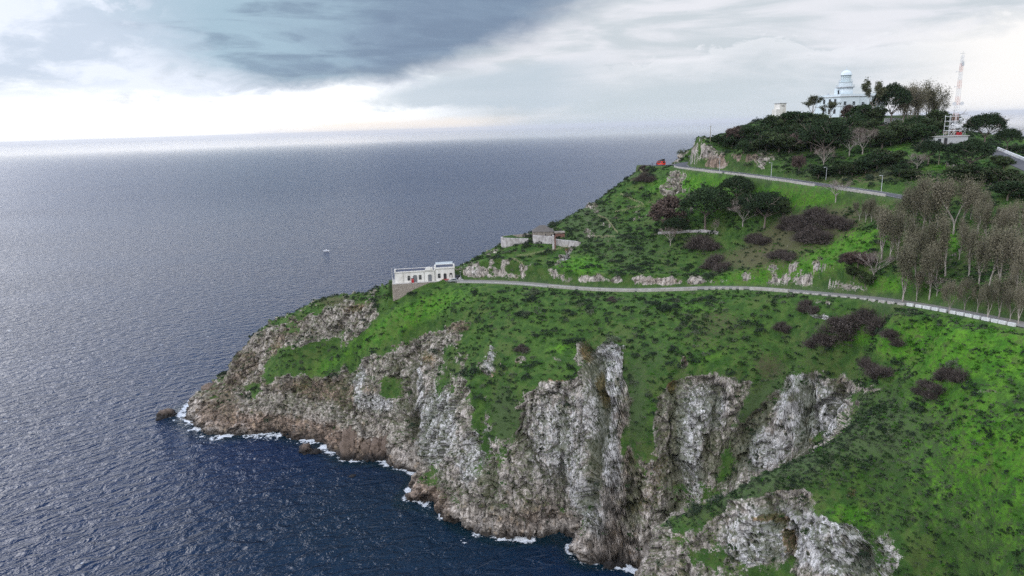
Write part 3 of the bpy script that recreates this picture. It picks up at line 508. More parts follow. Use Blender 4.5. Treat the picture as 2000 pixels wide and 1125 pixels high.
def waves(off):
    q = t.v('ADD', pos, off)
    rot = t.new('ShaderNodeVectorRotate', rotation_type='Z_AXIS'); t.put(rot.inputs['Vector'], q); rot.inputs['Angle'].default_value = math.radians(-24)
    r_ = V(t, rot.outputs[0]); qa = t.v('MULTIPLY', r_, (0.60, 1, 1)); qb = t.v('MULTIPLY', r_, (0.75, 1, 1))
    return t.noise(qa, 0.22, 3, 0.58, 0.8) * 1.9 + t.noise(qb, 0.80, 3, 0.6, 0.6) * 0.36 + t.noise(q, 3.2, 2, 0.6, 0.2) * 0.06 * t.ss(t.v('LENGTH', pos), 700.0, 250.0)
e = 0.12; h0 = waves((0, 0, 0)); hx = waves((e, 0, 0)); hy = waves((0, e, 0))
calm = t.mix(t.ss(dep, -30, -10), 1.0, 0.75)
gust = t.noise(t.v('MULTIPLY', pos, (0.3, 1, 1)), 0.006, 4, 0.6, 0.5)
amp = (0.95 + t.ss(gust, 0.35, 0.65) * 0.6) * calm * (1 - t.ss(t.v('LENGTH', pos), 350.0, 3500.0) * 0.3 - t.ss(t.v('LENGTH', pos), 1800.0, 10500.0) * 0.64)
nn = t.comb((h0 - hx) * amp * (1 / e), (h0 - hy) * amp * (1 / e), 1.0)
t.L.new(t.v('NORMALIZE', nn).sock, b.inputs['Normal'])
foamn = t.noise(pos, 0.9, 6, 0.7, 0.8); foamb = t.noise(pos, 0.12, 3, 0.6)
foam = t.ss(t.ss(dep, -11.0, -0.5) * 0.95 + (foamn - 0.5) * 1.7 + (foamb - 0.5) * 3.6, 0.80, 1.05)
shal = t.ss(dep, -12.0, -1.0)
shal = (shal + t.ss(t.attr('cove'), 0.0, 1.0) * 0.7).clamp()
wc = t.mix(shal * 0.9, (0.0020, 0.0125, 0.0440), (0.0012, 0.012, 0.018))
t.put(b.inputs['Base Color'], t.mix(foam * 0.9, wc, (0.62, 0.66, 0.70))); t.put(b.inputs['Roughness'], 0.12 + foam * 0.6 + t.ss(t.v('LENGTH', pos), 300.0, 2000.0) * 0.12 - t.ss(t.v('LENGTH', pos), 2200.0, 11000.0) * 0.19)
b.inputs['IOR'].default_value = 1.333; b.inputs['Specular IOR Level'].default_value = 0.5; sm.materials.append(m_)
# ------------------------------------------------------------------ small modelling kit
def simple_mat(name, col, rough=0.85, spec=0.2, var=0.0, scale=2.0, bump=0.0, metal=0.0, col2=None, stretch=(1, 1, 1)):
    m_, t, b = new_mat(name); b.inputs['Roughness'].default_value = rough; b.inputs['Specular IOR Level'].default_value = spec; b.inputs['Metallic'].default_value = metal
    if var or col2 or bump:
        tc_ = t.new('ShaderNodeTexCoord'); p_ = t.v('MULTIPLY', tc_.outputs['Object'], stretch); n_ = t.noise(p_, scale, 5, 0.65)
        c2 = col2 if col2 else tuple(c * (1 - var) for c in col)
        t.put(b.inputs['Base Color'], t.mix(t.ss(n_, 0.36, 0.66), col, c2))
        if bump:
            bn = t.new('ShaderNodeBump'); bn.inputs['Strength'].default_value = bump; bn.inputs['Distance'].default_value = 0.1
            t.put(bn.inputs['Height'], n_); t.L.new(bn.outputs[0], b.inputs['Normal'])
    else: b.inputs['Base Color'].default_value = (*col, 1)
    return m_
class MB:
    def __init__(s): s.v = []; s.f = []
    def add(s, vs, fs):
        o = len(s.v); s.v += [tuple(map(float, p)) for p in vs]; s.f += [tuple(i + o for i in f) for f in fs]; return s
    def box(s, x0, x1, y0, y1, z0, z1, taper=0.0):
        t_ = taper
        return s.add([(x0, y0, z0), (x1, y0, z0), (x1, y1, z0), (x0, y1, z0), (x0 + t_, y0 + t_, z1), (x1 - t_, y0 + t_, z1), (x1 - t_, y1 - t_, z1), (x0 + t_, y1 - t_, z1)],
                     [(0, 3, 2, 1), (4, 5, 6, 7), (0, 1, 5, 4), (1, 2, 6, 5), (2, 3, 7, 6), (3, 0, 4, 7)])
    def lathe(s, prof, n=20, cx=0, cy=0, cap=True):
        vs = []; fs = []
        for r, z in prof:
            for k in range(n): a = 2 * math.pi * k / n; vs.append((cx + r * math.cos(a), cy + r * math.sin(a), z))
        for i in range(len(prof) - 1):
            for k in range(n): fs.append((i * n + k, i * n + (k + 1) % n, (i + 1) * n + (k + 1) % n, (i + 1) * n + k))
        if cap: fs.append(tuple(range(n - 1, -1, -1))); fs.append(tuple((len(prof) - 1) * n + k for k in range(n)))
        return s.add(vs, fs)
    def tube(s, pts, rad, n=6):
        pts = [Vector(p) for p in pts]; vs = []; fs = []
        for i, p in enumerate(pts):
            d = (pts[min(i + 1, len(pts) - 1)] - pts[max(i - 1, 0)]).normalized(); a = d.orthogonal().normalized() if abs(d.z) > .9 else d.cross(Vector((0, 0, 1))).normalized(); c = d.cross(a)
            r = rad[i] if hasattr(rad, '__len__') else rad
            for k in range(n): q = 2 * math.pi * k / n; vs.append(p + a * (r * math.cos(q)) + c * (r * math.sin(q)))
        for i in range(len(pts) - 1):
            for k in range(n): fs.append((i * n + k, i * n + (k + 1) % n, (i + 1) * n + (k + 1) % n, (i + 1) * n + k))
        fs.append(tuple(range(n - 1, -1, -1))); fs.append(tuple((len(pts) - 1) * n + k for k in range(n)))
        return s.add(vs, fs)
    def prism(s, poly, y0, y1):        # poly in the x-z plane, pushed along y
        n = len(poly); vs = [(a, y0, b) for a, b in poly] + [(a, y1, b) for a, b in poly]
        return s.add(vs, [tuple(range(n)), tuple(range(2 * n - 1, n - 1, -1))] + [(i, n + i, n + (i + 1) % n, (i + 1) % n) for i in range(n)])
    def build(s, name, mat, parent=None, smooth=False, **props):
        me = bpy.data.meshes.new(name); me.from_pydata(s.v, [], s.f); me.materials.append(mat)
        if smooth: me.polygons.foreach_set('use_smooth', [True] * len(me.polygons))
        me.update(); return link(name, me, parent, **props)
def thing(name, label, cat, loc, rz=0.0, group=None, scale=1.0):
    o = bpy.data.objects.new(name, None); sc.collection.objects.link(o); o.location = [float(q) for q in loc]; o.rotation_euler = (0, 0, rz); o.scale = (scale,) * 3
    o['label'] = label; o['category'] = cat
    if group: o['group'] = group
    return o
def copy_thing(src, loc, rz, label, scale=1.0, group=None):
    c = src.copy(); sc.collection.objects.link(c); c.location = [float(q) for q in loc]; c.rotation_euler = (0, 0, rz); c.scale = (scale,) * 3; c['label'] = label
    if group: c['group'] = group
    for ch in KIDS[src.name]:
        d = ch.copy(); sc.collection.objects.link(d); d.parent = c
    return c
KIDS = {}
def project(p):
    d = np.asarray(p) - C0; z_ = d @ FW; return 1000 + FPX * (d @ RT) / z_, 562.5 - FPX * (d @ UP) / z_, z_

# ------------------------------------------------------------------ plants
def leaf_mat(name, a, b_, dark, tr=0.0, sc_=0.6):
    m_, t, b = new_mat(name); g = t.new('ShaderNodeNewGeometry'); oi = t.new('ShaderNodeObjectInfo')
    rnd = V(t, g.outputs['Random Per Island']); n_ = t.noise(g.outputs['Position'], sc_, 3, 0.6)
    c = t.mix(t.ss(n_ + (rnd - 0.5) * 0.5, 0.3, 0.7), a, b_); c = t.mix(t.ss(rnd, 0.72, 0.95) * 0.7, c, dark)
    c = t.mix(V(t, oi.outputs['Random']) * 0.55, c, dark)
    t.put(b.inputs['Base Color'], c); b.inputs['Roughness'].default_value = 0.8; b.inputs['Specular IOR Level'].default_value = 0.15
    return m_
def bark_mat(name, a, b_): return simple_mat(name, a, 0.9, 0.1, col2=b_, scale=1.5, stretch=(1, 1, 0.3))
M = {}
M['bark_pale'] = bark_mat('pale_bark', (0.42, 0.385, 0.34), (0.22, 0.195, 0.17)); M['bark_grey'] = bark_mat('grey_bark', (0.24, 0.20, 0.17), (0.12, 0.095, 0.08))
M['twig'] = bark_mat('brown_twigs', (0.120, 0.100, 0.088), (0.048, 0.040, 0.035)); M['oak2'] = None; M['twig_red'] = bark_mat('reddish_twigs', (0.125, 0.092, 0.075), (0.056, 0.042, 0.036))
M['twig_pale'] = bark_mat('pale_twigs', (0.22, 0.18, 0.155), (0.12, 0.09, 0.08))
M['euc'] = leaf_mat('eucalyptus_leaves', (0.150, 0.138, 0.090), (0.230, 0.205, 0.145), (0.072, 0.078, 0.044))
M['euc2'] = leaf_mat('olive_leaves', (0.060, 0.072, 0.034), (0.115, 0.115, 0.060), (0.030, 0.038, 0.020))
M['pine'] = leaf_mat('pine_needles', (0.022, 0.046, 0.017), (0.040, 0.070, 0.024), (0.012, 0.022, 0.011))
M['oak'] = leaf_mat('evergreen_leaves', (0.020, 0.044, 0.016), (0.046, 0.080, 0.026), (0.011, 0.022, 0.010))
M['oak2'] = leaf_mat('olive_evergreen_leaves', (0.036, 0.060, 0.022), (0.070, 0.098, 0.036), (0.018, 0.030, 0.012))
M['shrub'] = leaf_mat('shrub_leaves', (0.020, 0.038, 0.022), (0.052, 0.076, 0.042), (0.010, 0.020, 0.012), sc_=1.0)
M['shrub2'] = leaf_mat('grey_green_leaves', (0.080, 0.108, 0.062), (0.155, 0.175, 0.115), (0.035, 0.052, 0.028), sc_=1.0)
M['grass'] = leaf_mat('grass_blades', (0.042, 0.150, 0.013), (0.092, 0.230, 0.022), (0.024, 0.075, 0.011), sc_=0.4)
M['herb'] = leaf_mat('dark_herbs', (0.020, 0.052, 0.015), (0.046, 0.092, 0.024), (0.012, 0.026, 0.011), sc_=0.4)
def leaves(cent, size, r, ratio=1.0):
    """quads of random tilt at given centres"""
    n = len(cent); a = r.normal(size=(n, 3)); a /= np.linalg.norm(a, axis=1)[:, None]; b = np.cross(a, r.normal(size=(n, 3))); b /= np.linalg.norm(b, axis=1)[:, None]
    s = (size * r.uniform(0.6, 1.3, n))[:, None]; a = a * s; b = b * s * r.uniform(0.45, 0.9, n)[:, None] * ratio
    return np.stack([cent - a, cent - b * 0.9, cent + a, cent + b * 0.9], 1).reshape(-1, 3)
def grow(r, p, d, L, rad, lev, out, tips, up, spread, n_sub=3, seg=3):
    pts = [p.copy()]; rr = [rad]
    for i in range(seg):
        d = d + r.normal(size=3) * 0.13 + np.array([0, 0, up]) * 0.16; d /= np.linalg.norm(d); p = p + d * L / seg; pts.append(p.copy()); rr.append(rad * (1 - 0.42 * (i + 1) / seg))
    out.append((np.array(pts), np.array(rr)))
    tips.append((p.copy(), lev))
    if lev <= 0: return
    for k in range(n_sub):
        a = r.uniform(0, 2 * math.pi); o = np.array([math.cos(a), math.sin(a), 0.0]); nd = d + o * spread * r.uniform(0.6, 1.2); nd /= np.linalg.norm(nd)
        i = r.integers(max(1, seg - 1), seg + 1)
        grow(r, pts[i].copy(), nd, L * r.uniform(0.55, 0.8), rr[i] * 0.62, lev - 1, out, tips, up, spread, n_sub, seg)
def tubes(out, n=4, minr=0.02):
    vs = []; fs = []; o = 0
    for pts, rr in out:
        m_ = len(pts); d = np.gradient(pts, axis=0); d /= np.linalg.norm(d, axis=1)[:, None]; a = np.cross(d, [0.31, 0.52, 0.79]); a /= np.linalg.norm(a, axis=1)[:, None]; c = np.cross(d, a)
        q = np.arange(n) * 2 * math.pi / n; ring = pts[:, None] + np.maximum(rr, minr)[:, None, None] * (a[:, None] * np.cos(q)[None, :, None] + c[:, None] * np.sin(q)[None, :, None]); vs.append(ring.reshape(-1, 3))
        i = np.arange(m_ - 1)[:, None] * n + np.arange(n)[None]; j = np.arange(m_ - 1)[:, None] * n + (np.arange(n)[None] + 1) % n
        fs.append(np.stack([i, j, j + n, i + n], -1).reshape(-1, 4) + o); o += m_ * n
    return np.concatenate(vs), np.concatenate(fs)
def quadf(n): return np.arange(n * 4).reshape(-1, 4)
PROTO = {}; HIDE = {}
def make_tree(kind, seed):
    """returns (height, [(part name, mesh)])"""
    r = np.random.default_rng(seed); out = []; tips = []; cr_ = []
    if kind == 'eucalyptus':
        Ht = 18.0; fork = r.uniform(1.2, 3.8); lean = r.normal(size=3) * 0.06; lean[2] = 1
        out.append((np.array([[0, 0, -0.8], lean * fork * 0.5, lean * fork]), np.array([0.40, 0.34, 0.30])))
        for k in range(r.integers(3, 5)):
            a = r.uniform(0, 6.28); grow(r, lean * fork, np.array([math.cos(a) * .32, math.sin(a) * .32, 1]), 6.6, 0.25, 3, out, tips, 0.6, 0.38, 2, 4)
        ctr = [(p, 1) for p, l in tips if p[2] > 4.0]
        cl = [p + r.normal(size=(130, 3)) * np.array([.68, .68, 1.6]) - np.array([0, 0, 1.1]) for p, _ in ctr]; size, ratio, bark, leaf = 0.27, .7, 'bark_pale', 'euc'
    elif kind == 'open_eucalyptus':
        Ht = 18.0; out.append((np.array([[0, 0, -0.8], [0.2, 0, 3], [0.1, .2, 6.5]]), np.array([0.26, 0.22, 0.18])))
        for k in range(4):
            a = r.uniform(0, 6.28); grow(r, np.array([0.1, .2, 6.0]), np.array([math.cos(a) * .45, math.sin(a) * .45, 1]), 4.8, 0.14, 3, out, tips, 0.35, 0.55, 2, 4)
        cl = [p + r.normal(size=(44, 3)) * .5 for p, l in tips if l <= 2]; size, ratio, bark, leaf = 0.32, .8, 'bark_grey', 'euc2'
    elif kind == 'umbrella_pine':
        Ht = 11.0; out.append((np.array([[0, 0, -0.8], [.15, .1, 2], [0.2, .0, 4.0]]), np.array([0.30, 0.25, 0.22])))
        for k in range(6):
            a = k * 1.05 + r.uniform(-.3, .3); grow(r, np.array([0.2, 0, 3.0 + r.uniform(0, 1.2)]), np.array([math.cos(a), math.sin(a), .75]), 4.2, 0.15, 3, out, tips, 0.30, 0.62, 2, 3)
        cl = []
        for k in range(300):
            a = r.uniform(0, 6.28); q = math.sqrt(r.uniform(0, 1)); R_ = 5.6 * (1 + .14 * math.sin(3 * a + seed)); top = 6.6 + 4.2 * math.sqrt(max(0, 1 - q * q)) + r.normal() * .4
            cl.append(np.array([R_ * q * math.cos(a), R_ * q * math.sin(a), top - r.uniform(0, 1.7)]) + r.normal(size=(34, 3)) * np.array([.5, .5, .33]))
        size, ratio, bark, leaf = 0.24, 1.0, 'bark_grey', 'pine'
    elif kind == 'bare_tree':
        Ht = 9.0; out.append((np.array([[0, 0, -0.6], [.05, .1, 1.2], [0.1, .0, 2.6]]), np.array([0.24, 0.20, 0.17])))
        for k in range(7):
            a = k * .9 + r.uniform(-.3, .3); grow(r, np.array([0.08, 0, 1.8 + r.uniform(0, 1.0)]), np.array([math.cos(a) * .8, math.sin(a) * .8, .9]), 3.1, 0.10, 4, out, tips, 0.22, 0.6, 2, 3)
        cl = [p + r.normal(size=(16, 3)) * .35 for p, l in tips if l <= 1]; size, ratio, bark, leaf = 0.40, .07, 'bark_pale', 'twig_pale'
    elif kind in ('evergreen_tree', 'brown_tree'):
        Ht = 8.0; out.append((np.array([[0, 0, -0.8], [.1, .1, 1.5], [0.1, .0, 3.5]]), np.array([0.24, 0.20, 0.15])))
        for k in range(5):
            a = k * 1.26; grow(r, np.array([0.1, 0, 1.6 + r.uniform(0, 1.2)]), np.array([math.cos(a) * .7, math.sin(a) * .7, .9]), 2.8, 0.10, 2, out, tips, .2, .6, 2, 3)
        cl = []
        lob = [(r.uniform(0, 6.28), r.uniform(0.8, 2.5), r.uniform(2.6, 6.4), r.uniform(1.2, 2.1)) for _ in range(14)]
        for a, q, z_, rr in lob:
            for k in range(15):
                d = r.normal(size=3); d /= np.linalg.norm(d); d[2] = abs(d[2]) * 1.0 - .25
                cl.append(np.array([q * math.cos(a), q * math.sin(a), z_]) + d * rr + r.normal(size=(32, 3)) * .3)
        size, ratio, bark, leaf = 0.24, 1.0, 'bark_grey', ('oak', 'oak2')[seed % 2] if kind == 'evergreen_tree' else 'twig_red'
    tv, tf = tubes(out, 5, 0.035); cen = np.concatenate(cl); lv = leaves(cen, size, r, ratio)
    top = lv[:, 2].max(); tm = np_mesh('trunk', tv, tf, True, [M[bark]]); cm = np_mesh('crown', lv, quadf(len(cen)), False, [M[leaf]])
    return top, [('trunk', tm), ('crown', cm)]
def make_shrub(seed, R_, Hh, leaf, n, size, twigs=False):
    r = np.random.default_rng(seed); cl = []
    lob = [(r.uniform(0, 6.28), r.uniform(.25, .8) * R_, r.uniform(.35, .6) * R_, r.uniform(.45, 1.1) * Hh) for _ in range(9)] if twigs else []
    for _ in range(n):
        if lob:
            la, lq, lr, lh = lob[_ % 9]; a = r.uniform(0, 6.28); q = math.sqrt(r.uniform(0, 1)); cl.append(np.array([lq * math.cos(la) + lr * q * math.cos(a), lq * math.sin(la) + lr * q * math.sin(a), lh * math.sqrt(max(0, 1 - q * q)) * r.uniform(.3, 1)]) + r.normal(size=(14, 3)) * R_ * .06); continue
        a = r.uniform(0, 6.28); q = math.sqrt(r.uniform(0, 1)); z_ = Hh * math.sqrt(max(0, 1 - q * q)) * r.uniform(.55, 1.0) * (0.85 + .3 * math.sin(2.3 * a + seed))
        cl.append(np.array([R_ * q * math.cos(a), R_ * q * math.sin(a), z_]) + r.normal(size=(14, 3)) * R_ * .09)
    cen = np.concatenate(cl)
    if twigs:
        out = []
        for _ in range(150):
            a = r.uniform(0, 6.28); q = r.uniform(0.2, 1); e_ = np.array([R_ * q * math.cos(a), R_ * q * math.sin(a), Hh * math.sqrt(1 - q * q * .9) * r.uniform(.8, 1.15)]); s_ = e_ * np.array([.35, .35, 0]) + r.normal(size=3) * .1; s_[2] = -.1
            out.append((np.array([s_, (s_ + e_) / 2 + r.normal(size=3) * .15 * R_ * .3, e_]), np.array([.04, .03, .015])))
            out.append((np.array([(s_ + e_) / 2, e_ + r.normal(size=3) * .3 * R_ * .5]), np.array([.03, .012])))
        tv, tf = tubes(out, 3, .02)
        keep = r.random(len(cen)) < .40; cen = cen[keep]; a = leaves(cen, size, r); lv = np.concatenate([a, tv]); lf = np.concatenate([quadf(len(cen)), tf + len(a)])
        return np_mesh('foliage', lv, lf, False, [M[leaf]])
    return np_mesh('foliage', leaves(cen, size, r), quadf(len(cen)), False, [M[leaf]])
ORD = ['first', 'second', 'third', 'fourth', 'fifth', 'sixth', 'seventh', 'eighth', 'ninth', 'tenth', 'eleventh', 'twelfth', 'thirteenth', 'fourteenth', 'fifteenth', 'sixteenth', 'seventeenth', 'eighteenth', 'nineteenth', 'twentieth'] + ['twenty-' + k_ for k_ in ('first', 'second', 'third', 'fourth', 'fifth', 'sixth', 'seventh', 'eighth', 'ninth')] + ['thirtieth'] + ['thirty-' + k_ for k_ in ('first', 'second', 'third', 'fourth', 'fifth', 'sixth', 'seventh', 'eighth', 'ninth')]
def plant_tree(kind, bx, by, ty, label, group, var=None, at=None, wide=1.0):
    p = hit(bx, by)[0] if at is None else np.array(at)
    if np.isnan(p[0]): print('MISSED TREE', kind, bx, by); return None
    p = drop(p)
    key = (kind, var if var is not None else random.randrange(NV[kind]))
    if key not in PROTO:
        PROTO[key] = make_tree(kind, 100 + hash_(key))
    Ht, parts = PROTO[key]; dist = np.linalg.norm(p - C0); cosd = math.hypot(p[0], p[1]) / dist
    h = max(2.0, (by - ty) * (np.dot(p - C0, FW)) / FPX / cosd); s = h / Ht
    o = thing(kind, label, 'tree', (p[0], p[1], p[2] - 0.15), random.uniform(0, 6.28), group, s)
    o.rotation_euler = (random.uniform(-.06, .06), random.uniform(-.06, .06), o.rotation_euler[2]); s *= random.uniform(.82, 1.16) if kind == 'eucalyptus' else 1
    o.scale = (s * wide * random.uniform(.92, 1.1), s * wide * random.uniform(.92, 1.1), s)
    for nme, me in parts: link(nme, me, o)
    return o
def hash_(key): return sum(ord(c) for c in key[0]) * 7 + key[1] * 13
NV = {'eucalyptus': 5, 'open_eucalyptus': 3, 'umbrella_pine': 3, 'bare_tree': 3, 'evergreen_tree': 4, 'brown_tree': 2}
# ------------------------------------------------------------------ masonry, paint, metal
M['white'] = simple_mat('limewash', (0.74, 0.73, 0.69), .9, .1, col2=(0.60, 0.58, 0.53), scale=.5, stretch=(1, 1, .3)); M['cornice'] = simple_mat('weathered_cornice', (0.50, 0.49, 0.45), .9, .1, var=.3)
M['blue_white'] = simple_mat('pale_blue_paint', (0.62, 0.70, 0.74), .7, .3, var=.08); M['grey_wall'] = simple_mat('grey_plaster', (0.46, 0.47, 0.48), .9, .1, var=.15)
M['slate'] = simple_mat('dark_roof', (0.045, 0.055, 0.085), .7, .3, col2=(0.075, 0.075, 0.085), scale=.4); M['glass'] = simple_mat('dark_glass', (0.015, 0.02, 0.025), .15, .5)
M['red'] = simple_mat('red_paint', (0.38, 0.02, 0.025), .4, .4); M['dark'] = simple_mat('dark_metal', (0.03, 0.03, 0.035), .5, .4); M['door'] = simple_mat('grey_door', (0.16, 0.17, 0.18), .7, .2)
M['rubble'] = simple_mat('rubble_stone', (0.36, 0.32, 0.27), .95, .1, col2=(0.12, 0.10, 0.085), scale=3.5, bump=.8); M['old_stone'] = simple_mat('whitened_stone', (0.52, 0.50, 0.49), .95, .1, col2=(0.29, 0.27, 0.26), scale=.9, bump=.6, stretch=(1, 1, .5))
M['ruin'] = simple_mat('ruined_stone', (0.30, 0.27, 0.23), .95, .1, col2=(0.13, 0.115, 0.10), scale=1.2, bump=.7); M['brick'] = simple_mat('old_brick', (0.22, 0.12, 0.095), .95, .1, var=.4)
M['wallcap'] = simple_mat('parapet_stone', (0.42, 0.41, 0.38), .95, .1, col2=(0.31, 0.29, 0.26), scale=1.1, bump=.5); M['wallpaint'] = simple_mat('white_parapet', (0.70, 0.71, 0.70), .9, .1, col2=(0.50, 0.51, 0.50), scale=.8)
M['wood'] = simple_mat('weathered_wood', (0.30, 0.27, 0.20), .9, .1, var=.3); M['palewood'] = simple_mat('yellowish_rail_wood', (0.40, 0.37, 0.22), .9, .1, var=.25); M['galv'] = simple_mat('galvanised_metal', (0.52, 0.54, 0.56), .45, .4, metal=.3)
M['concrete'] = simple_mat('pale_concrete', (0.42, 0.41, 0.39), .95, .1, var=.25); M['tyre'] = simple_mat('tyre', (.02, .02, .02), .9, .2)
m_, t, b = new_mat('asphalt'); g = t.new('ShaderNodeNewGeometry'); n_ = t.noise(g.outputs['Position'], .5, 4, .6); t.put(b.inputs['Base Color'], t.mix(n_, (0.060, 0.060, 0.066), (0.12, 0.12, 0.125))); b.inputs['Roughness'].default_value = .85; M['asphalt'] = m_
m_, t, b = new_mat('track_gravel'); g = t.new('ShaderNodeNewGeometry'); n_ = t.noise(g.outputs['Position'], .8, 5, .65); t.put(b.inputs['Base Color'], t.mix(n_, (0.13, 0.125, 0.115), (0.26, 0.25, 0.23))); b.inputs['Roughness'].default_value = .9; M['gravel'] = m_
M['line'] = simple_mat('road_marking', (.72, .72, .70), .8, .2)

def strip(line, off0, off1, dz, widen=None):
    """ribbon along a centre line between two side offsets (positive = right of travel)"""
    d = np.gradient(line[:, :2], axis=0); d /= np.linalg.norm(d, axis=1)[:, None]; nrm = np.c_[d[:, 1], -d[:, 0]]
    a = np.c_[line[:, :2] + nrm * off0, line[:, 2] + dz]; b_ = np.c_[line[:, :2] + nrm * off1, line[:, 2] + dz]; return a, b_
def ribbon(name, line, o0, o1, dz, mat, **k):
    a, b_ = strip(line, o0, o1, dz); n = len(a); mb = MB(); mb.add(np.concatenate([a, b_]), [(i, n + i, n + i + 1, i + 1) for i in range(n - 1)]); return mb.build(name, mat, None, True, **k)
ribbon('lower_road', LOW, -2.6, 2.6, .03, M['gravel'], kind='structure')
ribbon('upper_road', HIGH, -3.3, 3.3, .03, M['asphalt'], kind='structure'); ribbon('bend_road', BEND, -3.2, 3.2, .026, M['asphalt'], kind='structure'); ribbon('summit_road', TOP, -2.6, 2.6, .03, M['asphalt'], kind='structure')
for ln in (HIGH,):
    for o0, o1 in ((-3.1, -2.98), (2.98, 3.1)): ribbon('road_edge_line', ln, o0, o1, .036, M['line'], kind='structure')
def cut_line(line, pa, pb):
    """the stretch of a centre line lying between two picture columns"""
    px = project(line)[0]; px = project(line)[0]; k = (px >= pa) & (px <= pb); return line[k]
def wall_along(name, line, off, thick, top, bottom, mat, label, cat='wall', group=None):
    if len(line) < 2: print('short', label); return
    org = line[len(line) // 2]; mb = MB(); bot = bottom if hasattr(bottom, '__len__') else [bottom] * len(line)
    a, b_ = strip(line, off, off + thick, 0); n = len(a); vs = []
    for i in range(n): vs += [(a[i][0], a[i][1], a[i][2] - bot[i]), (b_[i][0], b_[i][1], b_[i][2] - bot[i]), (b_[i][0], b_[i][1], b_[i][2] + top), (a[i][0], a[i][1], a[i][2] + top)]
    vs = np.array(vs) - org; fs = [(0, 3, 2, 1), (4 * n - 4, 4 * n - 3, 4 * n - 2, 4 * n - 1)]
    for i in range(n - 1):
        for k in range(4): fs.append((i * 4 + k, i * 4 + (k + 1) % 4, i * 4 + 4 + (k + 1) % 4, i * 4 + 4 + k))
    mb.add(vs, fs); o = mb.build(name, mat, None, False, label=label, category=cat); o.location = org
    if group: o['group'] = group
    return o
def resample(line, step=1.0):
    s = np.r_[0, np.cumsum(np.linalg.norm(np.diff(line, axis=0), axis=1))]; q = np.arange(0, s[-1], step); return np.stack([np.interp(q, s, line[:, k]) for k in range(3)], 1)
LOWF = resample(LOW, .8); HIGHF = resample(HIGH, .8); TOPF = resample(TOP, .8)
# travel runs left to right, so the seaward (camera) side is the right-hand side: positive offset
G = 'parapet walls of the lower road'
wall_along('parapet_wall', cut_line(LOWF, 872, 1078), 2.7, .6, .4, 1.0, M['concrete'], 'low pale kerb wall from the white building to the long road wall', 'wall', G)
for pa, pb, tp, bt, lab in [(1080,1135,.95,1.4,'long pale road wall, left stretch'),(1136,1245,.9,2.9,'long pale road wall, deep spotted stretch in the middle'),(1246,1368,.9,1.9,'long pale road wall, right stretch before the gap'),(1470,1556,.85,1.1,'pale road wall under the grey rock cutting')]:
    wall_along('parapet_wall', cut_line(LOWF, pa, pb), 2.7, .5, tp, bt, M['wallcap'], lab, 'wall', G)
def blocks(pa, pb, n, gapf, tp, bt, mat, lab, group):
    e_ = np.linspace(pa, pb, n + 1)
    for i in range(n):
        wall_along('parapet_block', cut_line(resample(LOW, .35), e_[i], e_[i + 1] - (e_[i + 1] - e_[i]) * gapf), 2.7, .45, tp, bt, mat, lab % ORD[i], 'wall', group)
blocks(1378, 1466, 6, .35, .6, .5, M['wallcap'], 'short pale parapet block on the lower road, %s from the left after the gap', 'short parapet blocks in the middle of the lower road')
blocks(1562, 1790, 12, .22, .3, .5, M['wallcap'], 'thin grey parapet block below the rock cutting, %s from the left', 'thin parapet blocks of the lower road')
blocks(1790, 2010, 13, .14, .62, .5, M['wallpaint'], 'white parapet block at the foot of the eucalyptus wood, %s from the left', 'white parapet blocks of the lower road')
wall_along('parapet_wall', cut_line(HIGHF, 1332, 1425), 3.35, .4, .5, 1.2, M['wallcap'], 'pale wall along the outer edge of the upper road, left stretch', 'wall', 'walls of the upper road')
wall_along('parapet_wall', cut_line(HIGHF, 1428, 1606), 3.35, .4, .5, 1.2, M['wallcap'], 'pale wall along the outer edge of the upper road, middle stretch', 'wall', 'walls of the upper road')
wall_along('parapet_wall', cut_line(HIGHF, 1640, 1742), 3.35, .4, .55, 1.4, M['wallcap'], 'pale wall along the outer edge of the upper road, right stretch', 'wall', 'walls of the upper road')
wall_along('parapet_wall', cut_line(TOPF, 1930, 2030), 2.7, .45, .9, .8, M['wallpaint'], 'white wall on the far side of the summit road at the right edge', 'wall')
# terraced dry-stone wall under the pines
tl = drop(hit(np.linspace(1285, 1402, 30), 458 - 4 * np.sin(np.linspace(0, 3, 30))))
wall_along('dry_stone_wall', tl, -.4, .6, .9, .8, M['old_stone'], 'crumbling pale dry-stone terrace wall under the pines', 'wall')

# ------------------------------------------------------------------ white semaphore building on its stone terrace
Lb = float(np.linalg.norm(BR[:2] - BL[:2])); s_ = Lb / 117.0      # metres per picture column along the facade
sem = thing('coastal_building', 'long low white building with arched openings at the end of the lower road', 'building', BL, BANG)
def fx(px): return (px - 772) * s_
D_ = 7.2; Ha = 4.9; Hb = 5.9; xm = fx(850.5)
w1 = MB(); w1.box(0, xm, 0, D_, -.6, Ha); w1.build('wall', M['white'], sem)
w2 = MB(); w2.box(xm, Lb, -.25, D_ + .2, -.6, Hb); w2.build('wall', M['white'], sem)
def parapet(x0, x1, y0, y1, z, h, th=.32):
    p = MB(); p.box(x0, x1, y0, y0 + th, z, z + h); p.box(x0, x1, y1 - th, y1, z, z + h); p.box(x0, x0 + th, y0 + th, y1 - th, z, z + h); p.box(x1 - th, x1, y0 + th, y1 - th, z, z + h); return p
parapet(.02, xm - .02, .02, D_ - .02, Ha + .003, .3).build('parapet', M['white'], sem); parapet(xm + .02, Lb - .02, -.23, D_ + .18, Hb + .003, .3).build('parapet', M['white'], sem)
q = MB(); q.box(.34, xm - .34, .36, D_ - .36, Ha + .01, Ha + .12); q.build('roof', M['slate'], sem); q = MB(); q.box(xm + .36, Lb - .36, .12, D_ - .16, Hb + .01, Hb + .12); q.build('roof', M['slate'], sem)
